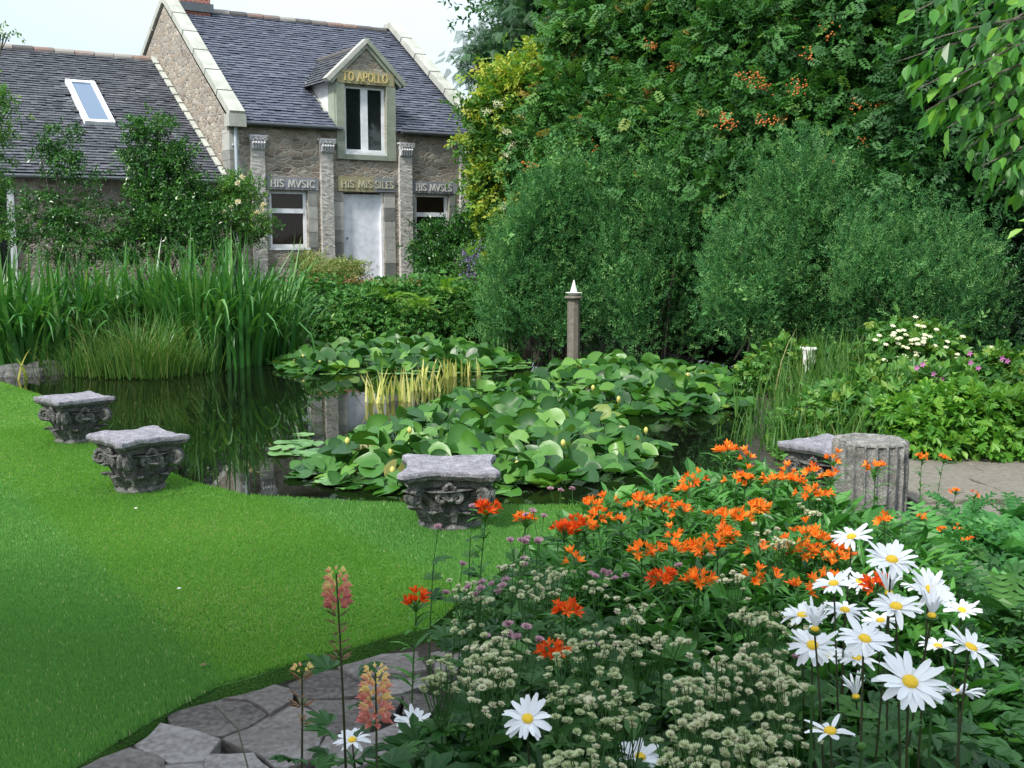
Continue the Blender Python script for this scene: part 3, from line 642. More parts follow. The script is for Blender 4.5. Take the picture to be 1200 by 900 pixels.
# door
g = Geo(); box(g, DOOR[0] + .02, DOOR[1] - .02, .10, .15, -.3, DOOR[3] - .03)
d_ = g.build('door', M['doorwhite'], cot)
g = Geo()
for i in range(5): box(g, DOOR[0] + .03 + i * .192, DOOR[0] + .03 + i * .192 + .190, .094, .099, -.3, DOOR[3] - .05)
g.build('board', M['doorwhite'], d_)
g = Geo(); box(g, DOOR[1] - .055, DOOR[1], .04, .16, -.3, DOOR[3]); box(g, DOOR[0], DOOR[0] + .03, .04, .16, -.3, DOOR[3]); g.build('door_frame', M['white'], d_)
g = Geo(); lathe(g, [(.0, 0), (.02, 0), (.022, .02), (0, .03)], 10); g.xf([[1, 0, 0], [0, 0, -1], [0, 1, 0]], (DOOR[0] + .12, .085, .95)); g.build('handle', M['lead'], d_)
def window(h, rail, blind=True, v=.08, mull=None, fw=.075, parent=cot, glass='glass'):
    a, b, c, d = h; g = Geo()
    box(g, a, b, v, v + .07, c, c + fw); box(g, a, b, v, v + .07, d - fw * .8, d); box(g, a, a + fw, v + .003, v + .067, c + fw, d - fw * .8); box(g, b - fw, b, v + .003, v + .067, c + fw, d - fw * .8)
    if rail: box(g, a + fw, b - fw, v - .012, v + .06, rail - .05, rail + .05)
    if mull: box(g, mull - .085, mull + .085, v + .006, v + .064, c + fw, d - fw * .8)
    w_ = parent_obj = g.build('window', M['white'], parent)
    g = Geo(); box(g, a - .04, b + .04, v - .10, v + .02, c - .05, c - .002); g.build('sill', M['white'], w_)
    g = Geo(); g.add([(a, v + .03, c), (b, v + .03, c), (b, v + .03, d), (a, v + .03, d)], [[(0, 1, 2, 3)]]); g.build('pane', M[glass], w_)
    if blind:
        g = Geo(); x = a
        while x < b: box(g, x, min(b, x + .045), v + .10, v + .115, c, d, .5); x += .052
        box(g, a, b, v + .13, v + .14, c, d); g.build('blind', M['blind'], w_)
    return w_
window(W1, 1.54); window(W2, 1.50); dwn = window(DW, None, False, mull=.10, v=.06, fw=.07, glass='dglass')
# dormer: surround, cheeks, roof, pediment coping
g = Geo(); box(g, -.63, -.425, -.05, .04, 2.70, 4.36, .4); box(g, .605, .835, -.05, .04, 2.70, 4.36, .6); box(g, -.42, .60, -.05, .04, 2.70, 2.81, .5)
wobble(g, .006, 5); dsr = g.build('dormer_surround', M['greenstone'], cot)
g = Geo(); g.add([(-.62, .01, EZ), (-.62, .01, 4.43), (-.62, 1.6, 4.43), (-.62, 1.45, 4.43)], [[(0, 1, 2)]])
g.add([(.83, .01, EZ), (.83, .01, 4.43), (.83, 1.6, 4.43)], [[(0, 2, 1)]]); g.build('dormer_cheek', M['render'], cot)
g = Geo(); box(g, -.648, -.624, .01, .36, EZ + .02, 4.36); g.build('dormer_quoin', M['greenstone'], cot)
g = Geo(); obox(g, (-.66, .80, EZ + .55), (.03, 0, 0), np.array([0, .80, .56]), (0, -.03, .04)); g.build('mortar_fillet', M['coping'], cot)
g = Geo(); DA = np.array([.13, 5.22])
for sg, e in ((-1, np.array([-.82, 4.36])), (1, np.array([1.06, 4.36]))):
    dl = math.hypot(*(DA - e)); up_ = np.array([(DA - e)[0], 0, (DA - e)[1]]) / dl
    slates(g, (e[0], .0, e[1]), (0, 1, 0), up_, 2.7, dl, lambda p: p[2] < EZ + (p[1]) * (RZ - EZ) / RV - .02, .18, .12, .45)
dr = g.build('dormer_roof', M['slate_warm'], cot)
g = Geo(); rings(g, [[(.13 + .09 * sin(a), y, 5.20 + .08 * cos(a)) for a in np.linspace(-1.8, 1.8, 7)] for y in (.1, 2.7)], tint=.2); g.build('dormer_ridge', M['ridge'], cot)
for sg, e in ((-1, (-.86, 4.40)), (1, (1.08, 4.40))):
    g = Geo(); a = np.array([.13, 0, 5.32]); b = np.array([e[0], 0, e[1]]); d = (b - a) / 2; nn = unit(np.cross(d, [0, 1, 0])); nn = nn * np.sign(nn[2])
    obox(g, (a + b) / 2, d, (0, .10, 0), nn * .05); obox(g, (a + b) / 2 - nn * .085, d * .93, (0, .055, 0), nn * .04)
    wobble(g, .008, 7, 2); g.build('pediment_coping', M['coping'] if sg < 0 else M['greenstone'], cot)  # greenish stone on the right; sunlit left and shaded right put into the tones
# lettering: small serif capitals built of strokes
GL = {'T': [[(0, 1), (.8, 1)], [(.4, 1), (.4, 0)]], 'O': [[(.5 + .42 * cos(a), .5 + .5 * sin(a)) for a in np.linspace(0, tau, 13)]], 'A': [[(0, 0), (.42, 1), (.84, 0)], [(.16, .35), (.68, .35)]],
      'P': [[(.1, 0), (.1, 1), (.5, 1), (.64, .86), (.64, .62), (.5, .48), (.1, .48)]], 'L': [[(.1, 1), (.1, 0), (.6, 0)]], 'H': [[(.1, 0), (.1, 1)], [(.72, 0), (.72, 1)], [(.1, .5), (.72, .5)]],
      'I': [[(.15, 0), (.15, 1)]], 'S': [[(.52, .85), (.4, 1), (.18, 1), (.04, .85), (.06, .66), (.26, .52), (.46, .38), (.54, .2), (.42, 0), (.16, 0), (.02, .14)]], 'M': [[(0, 0), (.14, 1), (.48, .1), (.82, 1), (.96, 0)]],
      'V': [[(0, 1), (.4, 0), (.8, 1)]], 'C': [[(.72, .84), (.5, 1), (.26, .95), (.06, .7), (.06, .3), (.26, .05), (.5, 0), (.72, .16)]], 'E': [[(.55, 1), (.1, 1), (.1, 0), (.55, 0)], [(.1, .52), (.45, .52)]], '.': [[(.1, .48), (.1, .56)]]}
WDT = {'T': .85, 'O': .98, 'A': .9, 'P': .74, 'L': .66, 'H': .86, 'I': .34, 'S': .66, 'M': 1.02, 'V': .86, 'C': .82, 'E': .66, '.': .3, ' ': .5}
def lettering(text, u0, u1, z, h, v, mat, parent):
    tot = sum(WDT[c] for c in text) + .12 * (len(text) - 1); sx = (u1 - u0) / tot; g = Geo(); x = u0; t = h * .085
    for c in text:
        for line in GL.get(c, []):
            pts = [np.array([x + p[0] * sx, v, z + p[1] * h]) for p in line]
            for i, (a, b) in enumerate(zip(pts[:-1], pts[1:])):
                d = (b - a) / 2; nn = unit(np.cross(d, [0, 1, 0])); thin = t * (.65 if abs(d[2]) < .01 else 1)
                obox(g, (a + b) / 2 + np.array([0, -.0015 * (i % 2), 0]), d + unit(d) * t * .5, (0, .006, 0), nn * thin)
            if c not in 'OSC.':
                for p in (pts[0], pts[-1]):
                    if abs(p[2] - z) < .01 or abs(p[2] - z - h) < .01: obox(g, p + np.array([0, -.004, 0]), (t * 1.9, 0, 0), (0, .005, 0), (0, 0, t * .4))
        x += (WDT[c] + .12) * sx
    return g.build('inscription', mat, parent)
def lintel(a, b, c, d, mat, text, lm, ta, tb, v=-.035, h=.15):
    g = Geo(); box(g, a, b, v, .05, c, d); wobble(g, .004, 5, 1); l = g.build('lintel', M[mat], cot)
    lettering(text, ta, tb, (c + d) / 2 - h / 2, h, v - .010, M[lm], l)
lintel(-2.28, -1.10, 1.99, 2.26, 'bluestone', 'HIS MVSIC', 'letter', -2.2, -1.18)
lintel(1.26, 2.46, 1.99, 2.26, 'bluestone', 'HIS MVSES', 'letter', 1.34, 2.3)
lintel(-.62, .27, 1.99, 2.32, 'yellowstone', 'HIS MIS', 'letterdim', -.54, .22)
lintel(.275, .80, 1.995, 2.31, 'bluestone', 'SILES', 'letterdim', .30, .76)
lintel(-.60, .80, 4.36, 4.66, 'yellowstone', 'TO APOLLO', 'gold', -.47, .63, -.06, .18)
# quoins by door and windows
for sides in ([(-.76, -.50), (.53, .80)], [(-2.36, -2.23), (-1.33, -1.12)], [(1.24, 1.335), (2.245, 2.40)]):
    for (a, b) in sides:
        g = Geo(); z = -.3 if sides[0][0] == -.76 else .74; r = rng
        while z < 1.97:
            h = min(r.uniform(.26, .42), 1.98 - z); q = r.uniform(-.03, .03); box(g, a, b, -.02, .05, z + .004, z + h - .004, float(r.choice([.0, .3, .8, 1.]))); z += h
        wobble(g, .004, 6, 4); g.build('quoins', M['quoin'], cot)
g = Geo(); box(g, UL - .012, UL + .30, -.03, .3, -.5, 3.24, .6); z = 0
g = Geo(); z = -.4
while z < 3.2:
    l = rng.uniform(.2, .38); box(g, UL - .012, UL + (.30 if rng.uniform() < .5 else .2), -.018, rng.uniform(.3, .5), z + .004, min(3.22, z + l) - .004, float(rng.uniform(0, 1))); z += l
g.build('corner_quoins', M['quoin'], cot)
def mini_capital(g, u, z, w_=.39, h=.30, d=.16):
    R = [[(u + sx * w_ * s_ / 2, y, z + zz) for sx, y in ((-1, .02), (1, .02), (1, -d * s_), (-1, -d * s_))] for s_, zz in ((.72, 0), (.74, .03), (.70, .04), (.72, .12), (.8, .22), (.93, .26), (.95, .30))]
    rings(g, R)
    box(g, u - w_ / 2, u + w_ / 2, -d - .01, .02, z + h - .035, z + h)
    for sx in (-1, 1):
        P = [(u + sx * (w_ * .36 + .05 * (1 - t_ / 9) * cos(t_)), -d + .0, z + .21 + .05 * (1 - t_ / 9) * sin(t_)) for t_ in np.linspace(0, 7.5, 14)]; tube(g, P, .013, 5)
        P = [(u + sx * (w_ * .12 + .035 * (1 - t_ / 9) * cos(t_)), -d - .01, z + .22 + .035 * (1 - t_ / 9) * sin(t_)) for t_ in np.linspace(0, 7.0, 12)]; tube(g, P, .010, 5)
    for k in range(5):
        x = u + (k - 2) * .062; P = [(x, -d * .74 - .012, z + .03), (x, -d * .76 - .02, z + .10), (x * 1.0, -d * .8 - .05, z + .15), (x, -d * .8 - .065, z + .13)]; tube(g, P, [.022, .03, .025, .008], 5)
for a, b in ((-2.63, -2.33), (-1.04, -.75), (.90, 1.22), (2.52, 2.83)):
    u_ = (a + b) / 2; g = Geo(); r = np.random.default_rng(int(u_ * 10) + 50); NZ = 90; NX = 8; d = .09
    R = [[(u_ + sx * (b - a) / 2 + r.normal(0, .0025), (y if y > 0 else y + r.normal(0, .003)), z) for sx, y in ((-1, .02), (1, .02), (1, -d), (.5, -d), (0, -d), (-.5, -d), (-1, -d))] for z in np.linspace(-.3, 2.82, NZ)]
    rings(g, R); pl = g.build('pilaster', M['granite'], cot); g = Geo(); mini_capital(g, u_, 2.82); g.build('capital', M['capital'], pl)

# ------------------------------------------------------------------ the lower wing
wing = empty('cottage_wing', tuple(OC), HZR, 'low single storey stone wing with slate roof and one skylight', 'cottage wing')
WU0, WU1, WEZ, WRV, WRZ = -14.0, UL - .01, 2.18, 5.2, 5.32
g = Geo(); wall_holes(g, WU0, WU1, -.6, WEZ + .1, [(-7.75, -7.35, -.3, 1.95)], v=.25)
g.add([(WU0, .25, -.6), (WU0, .25, WEZ), (WU0, WRV, WRZ), (WU0, 10, WEZ), (WU0, 10, -.6)], [[(4, 3, 2, 1, 0)]]); g.build('wall', M['rubble'], wing)
k = math.hypot(WRV - .08, WRZ - WEZ); upw = np.array([0, WRV - .08, WRZ - WEZ]) / k
SKY0 = (-5.54, -4.91, 3.34, 4.41)
g = Geo(); slates(g, (WU0, .08, WEZ), (1, 0, 0), upw, WU1 - WU0, k, lambda p: SKY0[0] - .05 < p[0] < SKY0[1] + .05 and SKY0[2] - .05 < p[2] < SKY0[3] + .05)
g.add([(WU0, WRV, WRZ), (WU1, WRV, WRZ), (WU1, 10.2, WEZ), (WU0, 10.2, WEZ)], [[(0, 1, 2, 3)]], .3)
wr = g.build('roof', M['slate_warm'], wing)
g = Geo(); x = WU0
while x < WU1 - .1:
    rings(g, [[(x + t_, WRV + .15 * sin(a), WRZ - .05 + .11 * cos(a) + (.012 if t_ else 0)) for a in np.linspace(-1.7, 1.7, 9)] for t_ in (0, .43)], tint=float(rng.uniform(0, 1))); x += .45
g.build('ridge_tiles', M['ridge'], wr)
g = Geo(); n = 14
for j in range(n):
    a, b = j / n + .006, (j + 1) / n - .006; pa = np.array([WU1 - .09, .05 + (WRV - .08) * a, WEZ + .06 + (WRZ - WEZ) * a]); pb = np.array([WU1 - .09, .05 + (WRV - .08) * b, WEZ + .06 + (WRZ - WEZ) * b])
    obox(g, (pa + pb) / 2, (.055 + rng.uniform(-.01, .01), 0, 0), (pb - pa) / 2 * 1.02, (0, -.01, .015))
wobble(g, .004, 3); g.build('mortar_fillet', M['coping'], wing)
nn = np.cross([1, 0, 0], upw); nn = nn * np.sign(nn[2])
def onroof(u_, z): return np.array([u_, .08 + (z - WEZ) * (WRV - .08) / (WRZ - WEZ), z])
c = (onroof(SKY0[0], SKY0[2]) + onroof(SKY0[1], SKY0[3])) / 2; hl = np.linalg.norm(onroof(0, SKY0[3]) - onroof(0, SKY0[2])) / 2; hw = (SKY0[1] - SKY0[0]) / 2
g = Geo(); t = .05
for sg in (-1, 1):
    obox(g, c + nn * .05 + np.array([sg * (hw - t), 0, 0]), (t, 0, 0), upw * hl, nn * .05); obox(g, c + nn * .05 + upw * sg * (hl - t), (hw - 2 * t, 0, 0), upw * t, nn * .045)
sk = g.build('skylight', M['white'], wing); g = Geo(); obox(g, c + nn * .06, (hw - 2 * t, 0, 0), upw * (hl - 2 * t), nn * .008); g.build('pane', M['skyglass'], sk)
g = Geo(); tube(g, [(WU0, 0.0, WEZ - .05), (WU1, 0, WEZ - .05)], .045, 8); g.build('gutter', M['lead'], wing)
g = Geo(); box(g, -7.75, -7.35, .30, .36, -.3, 1.95); wd_ = g.build('window', M['dglass'], wing); g = Geo(); box(g, -7.42, -7.30, .20, .34, -.3, 1.97); box(g, -7.78, -7.66, .20, .34, -.3, 1.97); g.build('frame', M['white'], wd_)

# ================================================================== CARVED STONES
def capital(name, loc, rz, size, height, label, seed):
    t = empty(name, loc, rz, label, 'carved stone seat', 'corinthian capitals round the pond')
    r = np.random.default_rng(seed); H = height; a = size / 2
    def outline(s_, inset=.075, n=14):
        P = []
        for k in range(4):
            th = k * pi / 2; c, s = cos(th), sin(th)
            for i in range(n):
                u_ = -1 + 2 * i / (n - 1); x = u_ * (a - .02); y = -(a - inset * size * (1 - u_ * u_) ** 1.0)
                if i == 0: x, y = -(a - .028), -(a - .0)
                if i == n - 1: x, y = (a - .028), -(a - .0)
                P.append(((x * c - y * s) * s_, (x * s + y * c) * s_))
        return np.array(P)
    g = Geo(); R = []
    for s_, z in ((.66, H - .115), (.76, H - .10), (.80, H - .075), (.86, H - .060), (.95, H - .052), (.985, H - .034)):
        q = outline(s_); R.append(np.c_[q, np.full(len(q), z)])
    rings(g, R); wobble(g, .004, 25, seed); g.build('moulding', M['oldstone'], t)
    g = Geo(); R = []
    for s_, z in ((.985, H - .033), (1.0, H - .028), (1.0, H - .010), (.985, H - .001), (.93, H), (.8, H - .003), (.6, H - .004), (.4, H - .003), (.2, H - .002), (.04, H - .002)):
        q = outline(s_); R.append(np.c_[q, np.full(len(q), z)])
    rings(g, R); wobble(g, .0045, 25, seed); g.build('abacus', M['topstone'], t)
    g = Geo(); lathe(g, [(.32 * size, -.06), (.325 * size, .02), (.295 * size, .035), (.27 * size, .06), (.30 * size, H * .5), (.36 * size, H * .66), (.44 * size, H - .11)], 28); wobble(g, .006, 20, seed + 1); g.build('bell', M['oldstone'], t)
    def leaf(h, wd, r0, curl, th):
        g = Geo(); n, m = 9, 9; rows = []
        for i in range(n):
            s_ = i / (n - 1); z = .02 + h * (s_ if s_ < .8 else .8 + .12 * sin((s_ - .8) * 8)); rr = r0 - .055 * size / .6 + .06 * s_ + .015 * sin(s_ * pi) + (curl * max(0, s_ - .55) ** 1.5 * 3.4); z -= .30 * curl * max(0, s_ - .85) * 8
            wv = wd * (.75 + .35 * sin(s_ * pi * .9)) * (1 + .14 * cos(s_ * 22)) * (1 if s_ < .8 else 1 - (s_ - .8) * 3)
            rows.append([(u_ * wv, -(rr - .25 * abs(u_ * wv) - .012 * cos(u_ * pi * 2)), z) for u_ in np.linspace(-1, 1, m)])
        A = np.array(rows); B = A + np.array([0, .03, -.012]); ring = [np.concatenate([A[i], B[i][::-1]]) for i in range(n)]
        rings(g, ring); c, s = cos(th), sin(th); g.xf([[c, -s, 0], [s, c, 0], [0, 0, 1]], (0, 0, 0)); wobble(g, .004, 30, seed + int(th * 10)); return g
    for k in range(8): leaf(H * .36, .068 * size / .6, .345 * size, .05, k * tau / 8 + .39).build('acanthus_leaf', M['oldstone'], t)
    for k in range(8): leaf(H * .60, .064 * size / .6, .33 * size, .065, k * tau / 8).build('acanthus_leaf', M['oldstone'], t)
    for k in range(4):
        th = pi / 4 + k * pi / 2; d = np.array([cos(th), sin(th), 0]); p = np.array([-sin(th), cos(th), 0]); g = Geo()
        cr_, cz = .485 * size, H - .150
        for off in (-.018, .018):
            P = [d * .30 * size + np.array([0, 0, H * .42]), d * .36 * size + np.array([0, 0, H * .58])]
            for t_ in np.linspace(0, 9.5, 30): q = .050 * (1 - t_ / 11.5); P.append(d * (cr_ + q * cos(2.6 - t_)) + np.array([0, 0, cz + q * sin(2.6 - t_)]))
            tube(g, np.array(P) + p * off, np.linspace(.022, .012, len(P)), 6)
        tube(g, [d * cr_ - p * .02 + np.array([0, 0, cz]), d * cr_ + p * .02 + np.array([0, 0, cz])], .035, 10)
        g.build('volute', M['oldstone'], t)
    for k in range(4):
        th = k * pi / 2; c, s = cos(th), sin(th); g = Geo()
        for sg in (-1, 1):
            P = [(sg * .045, -.30 * size, H * .45)]
            for tt in np.linspace(0, 8, 22): q = .034 * (1 - tt / 10); P.append((sg * (.042 + q * cos(pi * .9 - tt)), -.385 * size, H - .155 + q * sin(pi * .9 - tt)))
            tube(g, P, np.linspace(.018, .009, len(P)), 6)
        for kk in range(5): tube(g, [(0, -.36 * size, H - .09), ((kk - 2) * .018, -.40 * size, H - .09 + .02 * cos(kk - 2))], .012, 5)
        g.xf([[c, -s, 0], [s, c, 0], [0, 0, 1]], (0, 0, 0)); g.build('helix', M['oldstone'], t)
    return t
capital('stone_capital', (-.355, 6.20, .075), radians(3), .57, .36, 'carved corinthian capital standing alone at the pond edge, water lilies right behind it', 1)
capital('stone_capital', (-2.43, 7.10, .075), radians(41) - pi / 2 + radians(2), .50, .37, 'carved corinthian capital on the lawn, the bigger looking one of the pair', 2)
capital('stone_capital', (-3.52, 8.83, .075), radians(41) - pi / 2 + radians(3), .49, .37, 'carved corinthian capital on the lawn, the farther one of the pair, near the reed tuft', 3)
capital('stone_capital', (2.04, 6.92, .05), radians(38), .53, .37, 'carved corinthian capital half hidden by orange lilies beside the fluted column stump', 4)
# fluted column stump
t = empty('fluted_column_stump', (2.15, 6.55, .03), 0, 'waist high grey fluted column stump with hollowed top among the orange lilies', 'column stump')
g = Geo(); n = 240; R = []
def flu(a): k_ = (a * 22 / tau) % 1; return .024 * (4 * k_ * (1 - k_)) ** .5 if .06 < k_ < .94 else 0
for z in list(np.linspace(0, .46, 12)): R.append([((.222 - flu(a)) * cos(a), (.222 - flu(a)) * sin(a), z) for a in np.arange(n) * tau / n])
for rr, z in ((.219, .466), (.215, .478), (.205, .482), (.165, .481), (.158, .470), (.10, .468), (.03, .468)): R.append([((rr - (flu(a) * (1 if rr > .21 else .3) if rr > .2 else 0)) * cos(a), (rr - (flu(a) * .4 if rr > .2 else 0)) * sin(a), z) for a in np.arange(n) * tau / n])
rings(g, R); wobble(g, .003, 22, 8); g.build('shaft', M['stump'], t)
# slim stone post in the pond
t = empty('stone_post', (W(672, 415, 14.8)[0], 14.8, .0), radians(20), 'slim octagonal stone post with white pointed finial standing in the pond', 'stone post')
g = Geo(); lathe(g, [(.085, -.6), (.085, .90)], 8, rot=pi / 8); g.build('shaft', M['concrete'], t)
g = Geo(); lathe(g, [(.085, .902), (.118, .915), (.125, .93), (.118, .945), (.07, .95)], 20); g.build('capstone', M['concrete'], t)
g = Geo(); lathe(g, [(.06, .951), (.075, .965), (.10, .985), (.115, .992), (.10, .995)], 20); g.build('dish', M['whitestone'], t)
g = Geo(); lathe(g, [(.05, .996), (.046, 1.02), (.006, 1.16)], 12); g.build('finial', M['whitestone'], t)
c = W(949, 416, 11.2); t = empty('garden_urn', (c[0], 11.2, c[2] - .52), 0, 'small broken white stone urn almost hidden by tall grass under the willows', 'urn')
g = Geo(); lathe(g, [(.10, 0), (.10, .03), (.04, .07), (.035, .30), (.06, .40), (.10, .47), (.085, .50), (.115, .57), (.13, .59), (.11, .595), (.09, .52)], 20); wobble(g, .008, 14, 3); g.V = [v * [.72, .72, 1] for v in g.V]; g.build('bowl', M['whitestone'], t, True)

# ================================================================== WATER LILIES
def lily(name, poly_px, n, mind, zr, size, label, flat_px=None, nflat=0, buds=(), tiltmax=1.0, tr=(0, 1)):
    Pw = np.array([G(x, y, .12)[:2] for x, y in poly_px]); q = polysample(Pw, n, mind); q = q; e = edge_dist(q, Pw); n = len(q)
    c = q.mean(0); t = empty(name, (c[0], c[1], 0), 0, label, 'water lily', 'water lily beds on the pond')
    z = zr[0] + (zr[1] - zr[0]) * sstep(e, 0, .45) * rng.uniform(.15, 1, n)
    tilt = np.clip(rng.normal(.60, .42, n), .02, 1.35) * tiltmax * (.25 + .75 * sstep(e, .02, .3)); az = rng.uniform(0, tau, n)
    az = np.where(rng.uniform(0, 1, n) < .55, rng.normal(-pi / 2, .9, n), az)          # most leaves tip towards the open water
    N = np.c_[np.sin(tilt) * np.cos(az), np.sin(tilt) * np.sin(az), np.cos(tilt)]; D = unit(np.cross(N, unit(rng.normal(size=(n, 3)))))
    g = Geo(); kind = rng.integers(0, 4, n); P = np.c_[q - c, z]
    for k in range(4):
        m = kind == k; g.scatter(T_PAD[k], P[m], D[m], N[m], rng.uniform(size[0], size[1], m.sum()), np.clip(rng.uniform(tr[0], tr[1], m.sum()), 0, 1))
    g.build('leaves', M['pad'], t, True)
    g = Geo()
    for i in range(0, n, 2): tube(g, [P[i], (P[i] + np.array([rng.normal(0, .04), rng.normal(0, .04), 0])) * [1, 1, 0] - [0, 0, .03]], .006, 3)
    g.build('stalks', M['stem'], t)
    if flat_px:
        Fw = np.array([G(x, y, .0)[:2] for x, y in flat_px]); qf = polysample(Fw, nflat, size[0] * .62); m = len(qf)
        N = np.c_[rng.normal(0, .03, m), rng.normal(0, .03, m), np.ones(m)]; D = np.c_[rng.normal(size=(m, 2)), np.zeros(m)]
        g = Geo(); g.scatter(T_FLATPAD, np.c_[qf - c, .006 + .006 * np.arange(m) % .03], D, unit(N), rng.uniform(size[0], size[1], m) * 1.05, rng.uniform(0, 1, m)); g.build('floating_pads', M['padflat'], t)
    for (bx, by, bz) in buds:
        w_ = G(bx, by, bz); g = Geo(); lathe(g, [(.003, -.025), (.013, -.012), (.019, .004), (.016, .02), (.006, .032)], 8, .6)
        g.xf(np.eye(3), (w_[0] - c[0], w_[1] - c[1], bz)); b = g.build('bud', M['budyellow'], t, True)
        g = Geo(); tube(g, [(w_[0] - c[0], w_[1] - c[1], bz - .03), (w_[0] - c[0] + .02, w_[1] - c[1], -.02)], .006, 4); g.build('stalk', M['stem'], b)
    return t
lily('water_lily_bed', [(338, 540), (385, 512), (435, 492), (475, 478), (530, 456), (600, 444), (660, 449), (690, 464), (735, 484), (775, 514), (740, 540), (660, 552), (600, 560), (560, 556), (480, 562), (420, 556)], 700, .082, (.02, .22), (.12, .215),
     'large bed of raised water lily leaves right behind the single carved capital', [(322, 522), (350, 505), (400, 560), (470, 562), (600, 560), (690, 545), (760, 515), (785, 520), (740, 545), (660, 560), (610, 585), (560, 578), (470, 580), (400, 572), (345, 552)], 75,
     buds=[(407, 518, .22), (458, 530, .15), (460, 552, .1), (606, 545, .12), (757, 505, .12), (747, 515, .1), (660, 520, .2), (725, 468, .2), (695, 455, .25), (480, 505, .25)])
lily('water_lily_bed', [(620, 430), (660, 424), (720, 420), (800, 426), (872, 437), (890, 452), (875, 468), (800, 472), (740, 474), (690, 466), (630, 448)], 430, .105, (.02, .22), (.14, .235),
     'water lily bed in front of the slim stone post, reaching the willow bank', [(690, 475), (740, 476), (880, 470), (878, 478), (800, 484), (720, 484)], 26, buds=[(725, 470, .15), (806, 440, .2)])
lily('water_lily_bed', [(318, 418), (360, 402), (420, 396), (480, 396), (560, 402), (610, 412), (600, 420), (560, 424), (480, 426), (400, 426), (340, 427)], 480, .12, (.02, .20), (.15, .25),
     'farthest bed of water lily leaves, below the low hedge before the cottage', [(300, 418), (320, 424), (400, 430), (500, 432), (620, 424), (610, 436), (480, 440), (380, 438), (330, 434)], 60, buds=[(345, 424, .1), (375, 425, .1), (355, 418, .15)])
# yellow striped iris standing in the water
for (px, py, n, hh, lab) in [(456, 470, 34, .42, 'yellow striped iris tuft standing closest to the reflection of the white door'), (492, 458, 26, .34, 'short thin yellow striped iris tuft behind the larger lily bed'), (512, 443, 24, .30, 'pale yellow iris tuft in the middle of its row between two lily beds'), (541, 441, 24, .30, 'yellow striped iris tuft at the end of its row by the far lily leaves')]:
    c = G(px, py, 0); g = Geo(); B = np.c_[rng.uniform(-.24, .24, n), rng.normal(0, .10, n), np.full(n, -.02)]
    blades(g, B, rng.uniform(.5, 1, n) * hh, .026, rng.uniform(0, tau, n), rng.uniform(.0, .3, n), rng.uniform(0, .55, n), 4)
    t = empty('striped_iris', (c[0], c[1], 0), 0, lab, 'water iris', 'yellow striped irises in the pond'); g.build('blades', M['yiris'], t)

# ================================================================== TALL BLADES ON THE LEFT BANK
ir = [(-30, 430, 14.8, 1.55, 100, 'broad bent ones'), (20, 432, 14.6, 1.5, 120, ''), (75, 428, 15.0, 1.45, 120, ''), (130, 424, 15.6, 1.5, 120, ''), (185, 422, 15.6, 1.55, 130, ''), (235, 424, 15.3, 1.65, 140, ''), (285, 420, 15.5, 1.65, 150, ''), (316, 412, 16.4, 1.25, 90, '')]
labs = ['sword leaved iris clump cut by the photo edge beside the low dark rock', 'iris clump with many drooping broad leaves behind the yellow leaf', 'iris clump with arching leaves directly behind the low reddish sedge', 'upright iris clump directly behind the sedge mound', 'iris clump below the leafy climber on the wing wall', 'tall dense iris clump just left of the cottage corner', 'tallest iris clump arching over the open water below the roses', 'outermost iris clump whose thin leaves reach the low hedge']
for (px, py, Y, hh, n, _), lab in zip(ir, labs):
    c = W(px, py, Y); t = empty('iris_clump', (c[0], Y, .0), 0, lab, 'iris clump', 'iris clumps along the left bank'); g = Geo(); n = int(n * 1.9)
    B = np.c_[rng.normal(0, .30, n), rng.normal(0, .35, n), np.full(n, 0)]; out_ = np.arctan2(B[:, 1], B[:, 0])
    az = out_ + rng.normal(0, .6, n); H = rng.uniform(.6, 1.1, n) * hh * 1.07
    left = px < 160
    bend = np.abs(rng.normal(.5, .5, n)) + (rng.uniform(0, 1, n) < (.5 if left else .33)) * rng.uniform(.8, 2.0, n)
    blades(g, B, H, rng.uniform(.034, .066, n) * (1.25 if left else 1.0), az, rng.uniform(.02, .30, n), bend, 7, tint=np.clip(rng.normal(.45, .22, n), 0, 1)); g.build('blades', M['iris'], t)
sg = [(95, 440, 13.9, .55, 380, 'low reddish green sedge tuft left of the bigger one', .30), (165, 438, 13.7, .92, 800, 'dense round yellow green sedge tuft reflected in the pond', .30), (212, 436, 14.2, .5, 260, 'small fine sedge tuft leaning over the water', .2)]
for (px, py, Y, hh, n, lab, rad) in sg:
    c = W(px, py, Y); t = empty('sedge_tuft', (c[0], Y, .0), 0, lab, 'sedge tuft', 'sedge tufts at the left pond edge'); g = Geo()
    B = np.c_[rng.normal(0, rad, n), rng.normal(0, rad * .7, n), np.full(n, .02)]; az = np.arctan2(B[:, 1], B[:, 0]) + rng.normal(0, .5, n)
    blades(g, B, rng.uniform(.35, 1.05, n) * hh, rng.uniform(.007, .012, n), az, rng.uniform(0, .4, n), np.abs(rng.normal(.7, .6, n)), 5, tint=np.clip(rng.normal(.45, .27, n), 0, 1)); g.build('blades', M['sedge'], t)
c = W(30, 425, 13.9); g = Geo(); blades(g, np.array([(0, 0, 0), (.06, 0, 0), (.10, 0, 0)]), np.array([.42, .36, .3]), .05, np.array([.2, .4, 3]), .2, np.array([.5, .9, .6]), 5, tint=np.array([.9, .7, 0]))
tag(g.build('yellow_leaf', M['yiris'], loc=(c[0] + .12, 13.4, .0)), 'single withered yellow leaf arching above the pond edge', 'withered leaf')

